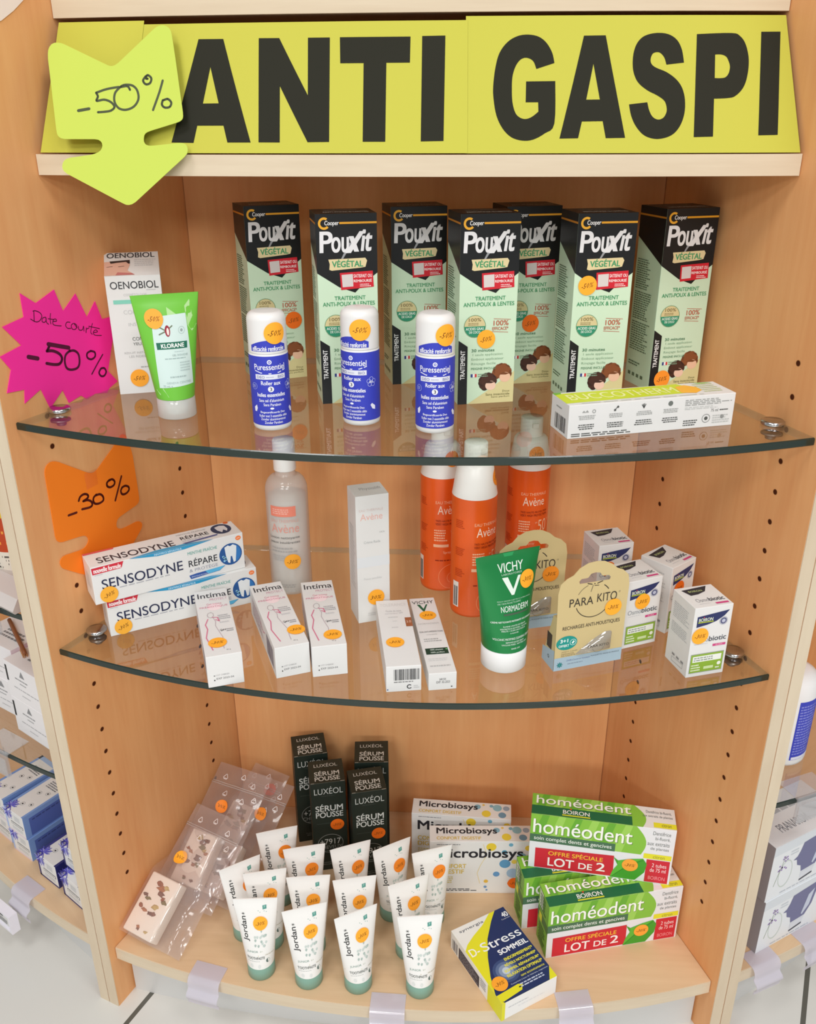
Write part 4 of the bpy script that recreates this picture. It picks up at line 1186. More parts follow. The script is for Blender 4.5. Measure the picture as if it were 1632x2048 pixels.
# kraft hang-packs
KRAFT = (208, 188, 138)
def hang_pack():
    w, d, H = .0776, .0279, .1215
    root = empty('refill_pack')
    m = M(); KM = C(KRAFT, .75, .15); BL_ = (168, 190, 204)
    out = [(-.0385, .0), (-.0388, .0635), (-.0395, .09), (-.0375, .1005), (-.031, .1062), (-.024, .1092), (-.018, .116), (-.009, .1205), (.0, .1215), (.009, .1205), (.018, .116), (.024, .1105), (.031, .1075), (.0375, .101), (.0395, .09), (.0388, .0635), (.0385, 0)]
    hole = [(-.0165, .0985), (-.0175, .1015), (-.015, .104), (-.008, .1042), (-.005, .1082), (0, .1092), (.005, .1082), (.008, .1042), (.015, .104), (.0175, .1015), (.0165, .0985)]
    loops = [[Vector((x, z, 0)) for x, z in out], [Vector((x, z, 0)) for x, z in hole]]
    tri = [tuple(t) for t in tessellate_polygon(loops)]; flat = [p for q in loops for p in q]
    y0 = -d / 2
    for yy, rev in ((y0, False), (y0 + .0006, True)):
        m.add([(p.x, yy, p.y) for p in flat], [t[::-1] if rev else t for t in tri], KM)
    for lp in (out, hole):
        n = len(lp)
        m.add([(x, y0, z) for x, z in lp] + [(x, y0 + .0006, z) for x, z in lp], [(i, (i + 1) % n, n + (i + 1) % n, n + i) for i in range(n)], KM)
    # wedge-shaped body behind the front
    p = [(-w / 2, y0 + .0006, 0), (w / 2, y0 + .0006, 0), (w / 2, d / 2, 0), (-w / 2, d / 2, 0), (-w / 2, y0 + .0006, .0635), (w / 2, y0 + .0006, .0635), (w / 2, y0 + .008, .0625), (-w / 2, y0 + .008, .0625)]
    m.add(p, [(1, 2, 6, 5), (2, 3, 7, 6), (3, 0, 4, 7), (4, 5, 6, 7), (0, 3, 2, 1)], KM)
    f = patch(m, (-w / 2, y0, H), (w, 0, 0), (0, 0, -H))
    K = (58, 52, 44)
    f.rect(0, .875, 1, 1, BL_, 1)
    c0 = [(.5 + .25 * cos(radians(q)), .36 - .158 * sin(radians(q))) for q in range(-160, -20, 8)]
    f.stroke(c0, .0008, K, 2); f.stroke([(.5 + .25 * cos(radians(q)), .36 - .158 * sin(radians(q))) for q in range(112, 160, 8)], .0005, (96, 88, 72), 2); f.stroke([(.5 + .25 * cos(radians(q)), .36 - .158 * sin(radians(q))) for q in range(34, 62, 7)], .0009, K, 2)
    f.ell(.5, .205, .0007, K, 2); f.ell(.46, .207, .0005, K, 2); f.stroke([(.48, .215), (.455, .275)], .0005, K, 2); f.stroke([(.40, .195), (.46, .206)], .0010, K, 2); f.stroke([(.54, .205), (.61, .19)], .0010, K, 2); f.stroke([(.50, .222), (.56, .225)], .0007, K, 2)
    f.text('PARA', .16, .32, .50, .395, K, 3, bold=.0); f.text('KITO', .555, .305, .84, .385, K, 3, bold=.0); f.ell(.875, .315, .0009, (120, 112, 92), 3, inner=.7)
    f.text('RECHARGES ANTI-MOUSTIQUES', .09, .575, .92, .615, (84, 76, 60), 3, bold=.01)
    f.ell(.165, .735, .0118, (30, 150, 140), 3, ry=.0082); f.text('3+1', .07, .695, .18, .728, (240, 250, 246), 4, bold=.05); f.text('OFFERT', .05, .748, .20, .772, (240, 250, 246), 4, bold=.03); f.ell(.255, .735, .0036, (220, 240, 236), 4, inner=.86); f.poly([(.235, .74), (.262, .718), (.28, .73), (.253, .752)], (235, 245, 240), 4)
    f.text('JUSQU\'À 15 JOURS', .10, .815, .33, .83, (130, 118, 88), 3); f.text('D\'EFFICACITÉ', .10, .835, .28, .85, (130, 118, 88), 3); f.text('PAR PLAQUETTE', .10, .855, .30, .87, (130, 118, 88), 3)
    for q in range(0, 360, 45): f.stroke([(.085 + .012 * cos(radians(q)), .945 - .008 * sin(radians(q))), (.085 + .036 * cos(radians(q)), .945 - .023 * sin(radians(q)))], .0011, (30, 130, 130), 3)
    f.text('DiffuControl System', .18, .905, .52, .925, (120, 130, 170), 3, slant=.03); f.text('PLAQUETTE MADE IN FRANCE', .54, .90, .96, .916, (110, 120, 130), 3); f.small(.2, .94, .5, .955, 1, (140, 156, 172), 3)
    l = patch(m, (-w / 2, d / 2, .0635), (0, -d + .0006, 0), (0, 0, -.0635))
    l.poly([(.0, 1), (.02, .74), (1, .62), (1, 1)], BL_, 1); l.rect(.35, .38, .75, .66, (62, 58, 54), 1); l.ell(.55, .82, .002, (70, 80, 86), 2, inner=.6)
    m.build('kraft_card', root)
    b = M()
    pts = [(.30, .865), (.42, .80), (.58, .73), (.72, .685), (.80, .685), (.82, .70), (.82, .855)]
    g = patch(b, (-w / 2, y0, H), (w, 0, 0), (0, 0, -H))
    cx, cy = .66, .79
    ring = pts; n = len(ring)
    inner = [(cx + (x - cx) * .72, cy + (y - cy) * .72) for x, y in ring]
    b.add([g.fn(x, y, .0003) for x, y in ring] + [g.fn(x, y, .0045) for x, y in inner], [(i, (i + 1) % n, n + (i + 1) % n, n + i) for i in range(n)] + [tuple(range(n, 2 * n))], BLISTER, True)
    ga = Art(b, lift(g.fn, .0047), w, H)
    ga.text('PARA KITO', .45, .775, .76, .80, (70, 70, 72), 1); ga.ell(.60, .80, .0065, (110, 110, 112), 1, inner=.94, a0=190, a1=350)
    b.build('blister', root)
    return root
src = hang_pack()
f_art = patch(M(), (-.0388, -.01395, .1215), (.0776, 0, 0), (0, 0, -.1215))
cpy = dup(src)
# front edge from the two visible feet
def seat(o, fx, fy, yaw, z):
    q = radians(yaw); o.location = (fx - sin(q) * .01395, fy + cos(q) * .01395, z); o.rotation_euler = (0, 0, q)
seat(src, .1894, .00465, 21.0, Z2)
tag(src, 'kraft card refill pack with a blister in front, between green tube and capsule cartons', 'refill pack', 'kraft card refill packs')
sticker(src, f_art, .80, .455, '-30%', YEL_STICK, r=.0095)
seat(cpy, .1325, .0735, 17.0, Z2)
tag(cpy, 'kraft card refill pack half hidden behind the dark green tube and the front pack', 'refill pack', 'kraft card refill packs')
sticker(cpy, f_art, .78, .45, '-30%', (250, 150, 40), r=.0095)

# small cube-like capsule cartons
def capsule_carton():
    w, d, h = .0425, .0415, .081
    m, A = carton_mesh(w, d, h, CARD)
    f, l, t = A['F'], A['L'], A['T']
    NV = (44, 52, 98); PK = (206, 70, 130); GN = (140, 176, 56)
    def brand(a, y0, y1):
        k = y1 - y0
        a.text('BOIRON', .13, y0, .50, y0 + .7 * k, (220, 226, 210), 4, bold=.03); a.rect(.12, y0 + .78 * k, .52, y1, (176, 190, 60), 4); a.ell(.26, y0 - .18 * k, .0006, (210, 50, 70), 4)
    f.poly([(.09, .125), (.92, .075), (.80, .15), (.60, .215), (.38, .25), (.09, .275)], NV, 2); brand(f, .15, .215)
    f.ell(.795, .225, .0036, (90, 94, 130), 2); f.ell(.795, .225, .0020, (190, 194, 214), 2.6); f.ell(.795, .225, .0046, (160, 164, 184), 2, inner=.9)
    f.text('Osmo', .07, .43, .46, .495, (150, 154, 160), 3); f.text('biotic', .475, .425, .93, .495, (84, 88, 96), 3, bold=.025)
    f.rect(.60, .545, .94, .578, PK, 3); f.text('FLORA', .68, .55, .86, .573, (244, 200, 220), 4); f.small(.10, .515, .58, .53, 1, (200, 200, 204), 2)
    f.rect(.06, .665, .94, .945, (150, 158, 146), 2); f.rect(.075, .675, .925, .935, GN, 2.5); f.rect(.12, .70, .88, .785, (236, 240, 232), 3)
    f.small(.15, .71, .80, .775, 2, (150, 158, 150), 4, seed=3); f.small(.10, .81, .36, .92, 3, (228, 238, 206), 4, seed=4); f.rect(.44, .86, .70, .90, (206, 224, 166), 4); f.ell(.84, .84, .0022, (236, 240, 226), 4); f.small(.76, .88, .90, .92, 1, (236, 240, 226), 4)
    t.poly([(.12, .14), (.82, .06), (.66, .30), (.42, .40), (.22, .42)], (48, 50, 58), 2); t.text('BOIRON', .25, .21, .60, .29, (176, 186, 130), 4, bold=.03)
    t.text('Osmo', .20, .60, .52, .76, (160, 160, 164), 3); t.text('biotic', .53, .60, .92, .76, (84, 86, 92), 3, bold=.025); t.rect(.60, .85, .93, .92, PK, 3); t.small(.2, .82, .58, .86, 1, (200, 200, 204), 2)
    l.small(.12, .12, .85, .34, 8, (190, 192, 194), 2, seed=5); l.small(.12, .40, .85, .55, 6, (190, 192, 194), 2, seed=6)
    for k in range(3): l.rect(.3 + .2 * k, .83, .42 + .2 * k, .86, (140, 142, 144), 2)
    l.stroke([(.3, .89), (.8, .87), (.8, .93), (.3, .95), (.3, .89)], .0004, (150, 152, 154), 2)
    return m.build('capsule_carton')
src = capsule_carton(); first = True
for x, y, yaw, lab, st in ((.2998, .0139, 18.5, 'small white capsule carton standing nearest the glass edge at the right', (.22, .40, YEL_STICK)),
                           (.2400, .0653, 25.0, 'small white capsule carton directly right of the front kraft pack', (.46, .32, YEL_STICK)),
                           (.2830, .1020, 43.0, 'small white capsule carton turned aside, behind the two front ones', (.36, .36, ORA_STICK)),
                           (.2243, .1484, 18.0, 'small white capsule carton furthest back, above the front kraft pack', (.30, .37, ORA_STICK))):
    o = src if first else dup(src); first = False
    place(o, x, y, Z2, yaw); tag(o, lab, 'box', 'small white capsule cartons')
    sticker(o, side_art(.0425, .0415, .081)[1]['F'], st[0], st[1], '-30%', st[2], r=.0092)

# ================================================================== BASE SHELF
def growth_carton():
    w, d, h = .0475, .0465, .155
    DKG = (34, 44, 38)
    m, A = carton_mesh(w, d, h, C(DKG, .4))
    f, t, r, l = A['F'], A['T'], A['R'], A['L']
    w_ = (206, 210, 206); G = (110, 118, 112)
    f.text('LUXÉOL', .10, .045, .92, .125, (190, 194, 190), 2); f.small(.3, .14, .8, .15, 1, (70, 78, 72), 2)
    f.text('SÉRUM', .12, .235, .90, .315, w_, 2, bold=.02); f.text('POUSSE', .12, .325, .90, .385, w_, 2, bold=.02)
    f.rect(.12, .452, .90, .455, (80, 88, 82), 2)
    f.ell(.5, .69, .0178, (150, 154, 150), 2, ry=.0168, inner=.96, n=40)
    f.text('+7917', .20, .635, .80, .70, w_, 2); f.text('CHEVEUX', .16, .712, .84, .752, (150, 154, 150), 2); f.small(.3, .765, .7, .785, 1, G, 2)
    f.text('Traitement ciblé', .22, .90, .72, .915, (130, 136, 130), 2); f.text('PRO-CROISSANCE', .26, .925, .78, .938, (150, 154, 150), 2)
    t.text('LUXÉOL', .16, .14, .84, .31, (196, 200, 196), 2); t.text('SÉRUM', .15, .47, .86, .69, w_, 2, bold=.02); t.text('POUSSE', .15, .73, .86, .91, w_, 2, bold=.02)
    t.rect(.02, .985, .12, 1.0, (190, 190, 180), 2); t.rect(.86, .985, .98, 1.0, (190, 190, 180), 2); t.rect(.1, .99, .9, 1.0, (96, 104, 96), 1.5)
    l.small(.15, .2, .8, .5, 14, (90, 98, 92), 2, seed=3); r.small(.15, .2, .8, .7, 20, (90, 98, 92), 2, seed=4)
    return m.build('growth_serum_carton')
src = growth_carton(); first = True
for x, y, yaw, lab, st in ((-.1547, .2225, 15.9, 'tall dark green serum carton at the left rear of four', None),
                           (-.1216, .1686, 13.7, 'tall dark green serum carton at the left front of four, +7917 in its ring', (.72, .475)),
                           (-.0640, .2130, 5.9, 'tall dark green serum carton at the right rear of four', None),
                           (-.0648, .1551, 15.2, 'tall dark green serum carton at the right front of four', (.74, .475))):
    o = src if first else dup(src); first = False
    place(o, x, y, Z3, yaw); tag(o, lab, 'box', 'dark green serum cartons')
    if st: sticker(o, side_art(.0475, .0465, .155)[1]['F'], st[0], st[1], '-30%', ORA_STICK, r=.0095)

def digest_carton():
    w, d, h = .137, .0295, .0925
    m, A = carton_mesh(w, d, h, CARD)
    f, t, l = A['F'], A['T'], A['L']
    K = (36, 38, 46); Y = (214, 184, 66)
    dots = [(.60, .10, 9, (228, 200, 60)), (.73, .20, 5, (90, 160, 190)), (.79, .06, 4, (110, 170, 196)), (.90, .28, 8, (132, 178, 200)), (.74, .42, 10, (92, 150, 190)), (.90, .50, 9, (150, 170, 196)), (.82, .60, 11, (160, 190, 214)), (.66, .62, 6, (100, 150, 196)), (.93, .70, 7, (120, 160, 190)), (.56, .76, 4, (224, 180, 70)), (.555, .87, 3, (110, 150, 196)), (.57, .93, 2, (110, 150, 196)), (.80, .80, 5, (236, 120, 50)), (.83, .38, 5, (230, 206, 90)), (.96, .12, 6, (226, 196, 70))]
    for k, (x, y, r, c) in enumerate(dots): f.ell(x, y, r * .00075, c, 1 + .06 * k)
    f.small(.07, .045, .30, .065, 1, (110, 112, 118), 3, seed=2)
    f.text('Microbiosys', .065, .13, .91, .355, K, 3, bold=.03)
    f.text('CONFORT', .065, .425, .36, .505, Y, 3, bold=.02); f.text('DIGESTIF', .065, .53, .34, .61, Y, 3, bold=.02)
    f.small(.065, .66, .28, .80, 4, (206, 190, 120), 3, seed=3)
    f.small(.065, .90, .5, .955, 2, (70, 72, 78), 3, seed=4); f.stroke([(.52, .05), (.56, .25), (.50, .45), (.47, .60), (.50, .80)], .0006, (228, 206, 130), 2.4)
    for k, (x, y, r, c) in enumerate([(.75, .72, 7, (230, 206, 70)), (.66, .30, 5, (130, 176, 196)), (.86, .30, 7, (140, 186, 200)), (.91, .75, 6, (110, 150, 176)), (.72, .16, 2, (224, 190, 90)), (.80, .2, 3, (120, 170, 190)), (.95, .3, 5, (150, 170, 190))]):
        t.ell(x, y, r * .0009, c, 1 + .06 * k, ry=r * .0009)
    t.text('Microbiosys', .07, .16, .66, .62, K, 3, bold=.03); t.text('CONFORT DIGESTIF', .07, .70, .50, .88, Y, 3, bold=.02)
    l.text('Microbiosys', .3, .2, .7, .8, (120, 120, 124), 2, rot=90)
    return m.build('digestion_carton')
src = tag(place(digest_carton(), .0646, .1765, Z3, -1.9), 'white carton with coloured dots in the rear of the pair, partly covered by the other', 'box', 'white cartons with coloured dots')
o = tag(place(dup(src), .0905, .1315, Z3, 3.5), 'white carton with coloured dots in front of the pair, beside the green multipacks', 'box', 'white cartons with coloured dots')
sticker(o, side_art(.137, .0295, .0925)[1]['F'], .845, .79, '-30%', ORA_STICK, r=.0095)

def multipack():
    w, d, h = .176, .037, .088
    GB = (228, 230, 234)
    m, A = carton_mesh(w, d, h, C(GB, .45), {'T': CARD, 'L': C((120, 176, 60), .45)})
    f, t, l = A['F'], A['T'], A['L']
    G1, G2, G3, DG, RD, YL = (134, 192, 66), (158, 208, 92), (104, 172, 54), (30, 104, 66), (204, 40, 56), (226, 222, 50)
    def leaf(a, x1, y1, top):
        pts = [(0, 0), (x1 - .05, 0)] + [(x1 + (.05 * sin(pi * k / 8)) - .05 * (1 - k / 8), y1 * k / 8) for k in range(1, 9)] + [(0, y1)]
        a.poly(pts, G1, 1)
        for k in range(6):
            x = .08 + k * .115
            a.poly([(x, 0), (min(x + .05, x1 - .05), 0), (x - .01, y1), (x - .075, y1)], G2 if k % 2 else G3, 1.2)
    leaf(f, .78, .50, 0)
    f.text('homéodent', .025, .095, .715, .345, (108, 140, 70), 2.2, bold=.012); f.text('homéodent', .02, .085, .71, .335, (246, 248, 242), 3, bold=.008)
    f.rect(0, .365, .60, .505, (74, 112, 84), 2); f.text('soin complet dents et gencives', .03, .395, .575, .485, (232, 238, 230), 3, bold=.01)
    f.poly([(.045, .62), (.60, .585), (.605, .93), (.59, .97), (.045, .985)], RD, 2)
    f.text('OFFRE SPÉCIALE', .14, .635, .525, .73, (246, 202, 60), 3, bold=.01); f.text('LOT', .14, .775, .325, .93, (244, 240, 238), 3, bold=.025); f.text('DE', .36, .805, .455, .915, (244, 240, 238), 3, bold=.025); f.text('2', .485, .755, .545, .905, (244, 240, 238), 3, bold=.025)
    f.poly([(.595, .60), (.63, .66), (.72, .60), (.80, .57), (.83, .66), (.82, .82), (.76, .985), (.585, .985), (.60, .86), (.63, .74)], (70, 160, 46), 3)
    f.poly([(.63, .66), (.72, .60), (.80, .57), (.70, .72), (.585, .985), (.60, .86), (.63, .74)], (96, 184, 60), 3.4); f.stroke([(.80, .60), (.70, .74), (.60, .96)], .0006, (50, 130, 40), 4)
    f.rect(.825, .57, .985, .985, RD, 2.5); f.text('2 tubes', .865, .63, .965, .70, (248, 226, 226), 3); f.text('de 75 ml', .855, .72, .965, .79, (248, 226, 226), 3); f.text('BOIRON', .85, .87, .965, .935, (240, 150, 156), 3)
    for k, s in enumerate(('Dentifrice', 'bi-fluoré,', 'aux extraits', 'de plantes')): f.text(s, (.845, .865, .815, .84)[k], .05 + .095 * k, .965, .115 + .095 * k, (134, 138, 136), 3)
    f.rect(.80, .465, .99, .555, YL, 2); f.text('citron', .865, .485, .945, .54, (150, 146, 60), 3)
    leaf(t, .77, 1.0, 1)
    t.text('homéodent', .035, .11, .70, .50, (104, 136, 70), 2.2, bold=.012); t.text('homéodent', .03, .08, .695, .47, (246, 248, 242), 3, bold=.008)
    t.rect(0, .57, .70, .98, DG, 2); t.text('BOIRON', .22, .66, .405, .84, (238, 240, 236), 4, bold=.02); t.rect(.215, .875, .41, .93, (214, 214, 50), 3); t.ell(.275, .60, .0012, (220, 60, 40), 4)
    t.text('Dentifrice bi-fluoré,', .80, .18, .975, .32, (110, 112, 110), 3); t.text('aux extraits de plantes', .775, .38, .98, .52, (110, 112, 110), 3)
    t.rect(.845, .72, 1, .95, YL, 2); t.text('citron', .90, .76, .965, .90, (120, 116, 60), 3)
    l.rect(.0, .40, 1, .55, (80, 120, 60), 1); l.rect(.1, .02, .45, .32, (220, 226, 210), 2); l.rect(.15, .42, .42, .56, YL, 2); l.small(.2, .05, .8, .35, 5, (60, 90, 50), 3, seed=3); l.small(.2, .6, .8, .95, 6, (60, 90, 50), 3, seed=4)
    return m.build('toothpaste_multipack')
src = multipack(); MA = side_art(.176, .037, .088)[1]['F']
h2 = dup(src); h3 = dup(src)
G_ = 'green toothpaste multipacks'
tag(place(src, .2545, .0584, Z3, 14.4), 'green and red toothpaste multipack in front at the bottom of the pile', 'box', G_); sticker(src, MA, .715, .735, '-30%', (250, 168, 60), r=.0098)
tag(place(h2, .2275, .0988, Z3, 12.6), 'green and red toothpaste multipack at the bottom behind the front one, mostly hidden', 'box', G_)
tag(place(h3, .2405, .0910, Z3 + .0884, -6.4), 'green and red toothpaste multipack lying on top of the two others', 'box', G_); sticker(h3, MA, .715, .715, '-30%', (250, 168, 60), r=.0098)

def sleep_carton():
    w, d, h = .079, .1158, .0288
    m, A = carton_mesh(w, d, h, C((240, 240, 238), .45))
    t, l, f = A['T'], A['L'], A['F']
    NV, YL = (34, 50, 98), (226, 222, 44)
    t.rect(0, 0, 1, 1, YL, 1)
    t.poly([(0, 0), (.72, 0), (.5, .10), (.27, .17), (.09, .24), (0, .30)], (232, 232, 228), 2)
    t.poly([(.83, 0), (1, 0), (1, .86), (.86, 1), (.25, 1), (.05, 1), (0, .93), (0, .88), (.10, .684), (.25, .475), (.43, .278), (.67, .10)], NV, 3)
    for k, (rr, c) in enumerate(((.020, (58, 78, 124)), (.0155, (92, 112, 152)), (.011, (136, 154, 184)), (.006, (190, 204, 220)))): t.ell(.37, .70, rr * .85, c, 3.2 + .1 * k, ry=rr * .8)
    t.poly([(0, .90), (.40, .885), (.46, .91), (.40, .96), (.05, .985), (0, .96)], YL, 4); t.ell(.40, .922, .0017, (60, 66, 50), 4.5, ry=.001)
    t.text('synergia', .10, .045, .55, .085, (90, 94, 104), 4, bold=.01)
    t.text('40', .88, .06, .985, .125, (236, 238, 244), 4, bold=.04); t.text('Comprimés', .83, .135, .985, .155, (210, 214, 226), 4)
    t.text('D-', .04, .305, .20, .40, (244, 244, 238), 5, bold=.02); t.text('Stress', .25, .295, .965, .405, (238, 242, 248), 5, bold=.012)
    t.text('SOMMEIL', .44, .455, .97, .515, (240, 244, 250), 5, bold=.06)
    for k, (s, a, b) in enumerate((('ENDORMISSEMENT*', .45, .97), ('RÉVEILS NOCTURNES*', .40, .97), ('SOMMEIL RÉPARATEUR*', .34, .97), ('RELAXATION OPTIMALE*', .33, .97))): t.text(s, a, .565 + .06 * k, b, .60 + .06 * k, (232, 226, 70), 5, bold=.05)
    t.text('sans accoutumance', .52, .81, .95, .832, (226, 222, 80), 5, bold=.02)
    t.text('Comprimés à base de Valériane, magnésium', .30, .852, .97, .872, (196, 208, 230), 5); t.small(.42, .885, .96, .94, 2, (190, 202, 226), 5, seed=3)
    l.rect(.17, .30, .58, .95, (58, 56, 70), 1); l.small(.19, .34, .56, .9, 5, (130, 128, 140), 2, seed=4); l.bars(.04, .3, .14, .9, (110, 108, 116), 7, 2); l.rect(.74, 0, 1, 1, YL, 1); l.small(.60, .2, .72, .7, 4, (160, 160, 164), 2, seed=5)
    f.rect(0, 0, .06, 1, YL, 1); f.small(.12, .35, .5, .42, 1, (190, 192, 196), 2, seed=6); f.small(.3, .55, .9, .62, 1, (222, 222, 224), 2, seed=7)
    return m.build('sleep_aid_carton')
o = tag(place(sleep_carton(), .1186, -.0004, Z3, 32.1), 'navy, yellow and white carton lying flat at the front edge of the base shelf', 'box')
sticker(o, side_art(.079, .1158, .0288)[1]['T'], .155, .80, '-30%', (250, 168, 50), r=.0098, l=9)

# toothpaste tubes
TEAL = (128, 166, 150)
def tube_pack():
    root = empty('toothpaste_tube')
    r, wc, zb, H = .0168, .0545, .0195, .1200
    m = M(); tube_body(m, r, wc, zb, H, C((240, 240, 238), .3, .5))
    a = tube_art(m, r, wc, zb, H)
    a.text('Jordan', .12, .235, .29, .59, (58, 60, 60), 2, bold=.02, rot=90)
    for q in (0, 60, 120): a.stroke([(.20 - .035 * cos(radians(q)), .20 - .016 * sin(radians(q))), (.20 + .035 * cos(radians(q)), .20 + .016 * sin(radians(q)))], .0005, (58, 60, 60), 2)
    T2 = (92, 156, 146)
    a.poly([(.66, .095), (.75, .085), (.755, .14), (.665, .15)], T2, 2); a.poly([(.69, .10), (.73, .095), (.70, .13)], (150, 196, 186), 2.5)
    for x, y in ((.56, .165), (.60, .185), (.70, .17), (.75, .18)): a.ell(x, y, .0005, T2, 2, n=8)
    WG = (172, 190, 184)
    R = random.Random(5)
    for k in range(15):
        x, y = .60 + R.uniform(-.17, .16), .58 + R.uniform(-.09, .09)
        a.poly([(x - .03, y), (x, y - .018), (x + .04, y - .006), (x + .02, y + .02), (x - .01, y + .024)], WG if k % 2 else (200, 212, 208), 2 + .03 * k)
    a.stroke([(.62, .44), (.62, .47)], .0006, WG, 2); a.ell(.62, .45, .0012, WG, 2, inner=.6)
    a.text('JUNIOR', .16, .725, .50, .762, (130, 160, 150), 2); a.text('6+', .56, .727, .64, .75, (180, 190, 170), 2)
    a.poly([(.03, .80), (.5, .795), (.98, .745), (.98, .775), (.5, .805), (.03, .81)], (206, 196, 156), 2)
    a.text('TOOTHPASTE', .13, .815, .70, .852, (92, 100, 96), 3, bold=.015); a.text('EXTRA MILD MINT', .72, .79, .96, .805, (150, 140, 100), 3)
    a.small(.14, .872, .66, .888, 1, (196, 200, 198), 2, seed=3)
    a.ell(.80, .885, .0030, (90, 110, 106), 3, a0=100, a1=280); a.ell(.80, .885, .0031, (150, 166, 160), 2.5, inner=.86)
    a.ell(.25, .95, .0028, (222, 226, 224), 2); a.ell(.52, .955, .0028, (222, 226, 224), 2)
    m.build('tube_body', root)
    tube_cap(.0171, .0168, .0193, C(TEAL, .35, .4), 'cap', root)
    return root
src = tube_pack(); first = True
for x, y, yaw, lab, col in (
    (-.1799, -.0197, 6, 'white toothpaste tube with green cap, leftmost of the front row of four', 0),
    (-.1188, -.0285, 19.6, 'white toothpaste tube with green cap, second from left in the front row of four', 0),
    (-.0575, -.0308, 28.4, 'white toothpaste tube with green cap, third from left in the front row of four', 0),
    (.0182, -.0320, 8.2, 'white toothpaste tube with green cap, rightmost of the front row of four', 0),
    (-.1775, .0225, 14.6, 'white toothpaste tube with green cap, directly behind the leftmost tube of the front row', 1),
    (-.2115, .0340, 33.6, 'white toothpaste tube with green cap, outermost at the left beside the zip bags', 2),
    (-.1223, .0180, 8.7, 'white toothpaste tube with green cap, directly behind the second tube of the front row', 1),
    (-.0651, .0190, 13.2, 'white toothpaste tube with green cap, directly behind the third tube of the front row', 1),
    (.0012, .0201, 24.9, 'white toothpaste tube with green cap, directly behind the rightmost tube of the front row', 1),
    (-.1765, .0926, 19.3, 'white toothpaste tube with green cap, furthest back of all at the left', 2),
    (-.1357, .0656, 15.5, 'white toothpaste tube in the rear row before the left front dark green carton', 2),
    (-.0770, .0722, 23.5, 'white toothpaste tube in the rear row before the right front dark green carton', 2),
    (-.0243, .0772, 31.4, 'white toothpaste tube with green cap in the rear row, second from its right end', 2),
    (.0278, .0718, 20.3, 'white toothpaste tube at the right end of the rear row by the dotted cartons', 2)):
    o = src if first else dup(src); first = False
    place(o, x, y, Z3, yaw); tag(o, lab, 'tube', 'white toothpaste tubes with green caps')
    sticker(o, tube_art(M(), .0168, .0545, .0195, .12), .60 if col < 2 else .66, .335, '-30%', (YEL_STICK, (252, 164, 46), (246, 140, 38))[col], r=.0098, turn=8)  # rear-row stickers are deeper: their shade is put into the colour

# zip bags with flower wax bars, leaning at the left
E1 = Vector((.904, -.428, 0)).normalized()
E2 = Vector((.309, .779, .544)); E2 = (E2 - E1 * E2.dot(E1)).normalized()
E3 = E1.cross(E2)
def bag_matrix(o, turn=0.0, lean=0.0):
    R = Matrix((E1, E2, E3)).transposed().to_4x4()
    return Matrix.Translation(o) @ R @ Matrix.Rotation(radians(turn), 4, 'Z') @ Matrix.Rotation(radians(lean), 4, 'X')
def recycle(m, fn, x, y, s):
    a = Art(m, fn, 1, 1)
    c = (244, 240, 240)
    p = [(x, y + s), (x - s * .87, y - s * .5), (x + s * .87, y - s * .5), (x, y + s)]
    for k in range(3):
        (ax, ay), (bx, by) = p[k], p[k + 1]
        a.stroke([(ax + (bx - ax) * .12, ay + (by - ay) * .12), (ax + (bx - ax) * .88, ay + (by - ay) * .88)], .0007, c, 1)
    a.stroke([(x - s * .5, y - s * .75), (x + s * .5, y - s * .75)], .0006, c, 1)
def zip_bag(seed, soap_box, wd=.0885, ln=.178):
    """bag plane x,y; bulges towards +z around the bar inside"""
    R = random.Random(seed)
    root = empty('zip_bag')
    sx0, sx1, sy0, sy1 = soap_box
    ph = [R.uniform(0, 6) for _ in range(4)]
    def hgt(x, y, side):
        dx = max(sx0 - x, x - sx1, 0) / .02; dy = max(sy0 - y, y - sy1, 0) / .03
        q = max(0, 1 - hypot(dx, dy)); q = q * q * (3 - 2 * q)
        e = min(x, wd - x, y, ln - y) / .006; e = max(0, min(1, e))
        wob = .0014 * (sin(x * 210 + ph[0] + y * 90) + sin(y * 170 + ph[1] - x * 60)) * (1 - q * .8)
        top = .0228 * q + (.0022 + wob) * e * (1 if y < ln - .03 else .35)
        return top if side else (-.0004 + (wob * .3 - .0008) * e * (1 - q))
    nx, ny = 22, 40
    m = M()
    for side in (1, 0):
        vs = [(wd * i / nx, ln * j / ny, hgt(wd * i / nx, ln * j / ny, side)) for j in range(ny + 1) for i in range(nx + 1)]
        m.add(vs, [(j * (nx + 1) + i, j * (nx + 1) + i + 1, (j + 1) * (nx + 1) + i + 1, (j + 1) * (nx + 1) + i) for j in range(ny) for i in range(nx)], BAG_FILM, True)
    fn = lambda x, y, l: Vector((x, y, hgt(x, y, 1) + .0004 + l))
    for x, y in ((.2, .018), (.5, .012), (.79, .020), (.34, .040), (.65, .044), (.88, .038)): recycle(m, fn, x * wd + R.uniform(-.003, .003), ln - y, .0046)
    m.build('film', root)
    z = M()
    for y in (ln - .0295, ln - .0268):
        z.tube([(wd * k / 16, y, hgt(wd * k / 16, y, 1) + .0008) for k in range(17)], .0007, BAG_RIDGE, 6)
    z.build('zip_closure', root)
    return root, fn, wd, ln
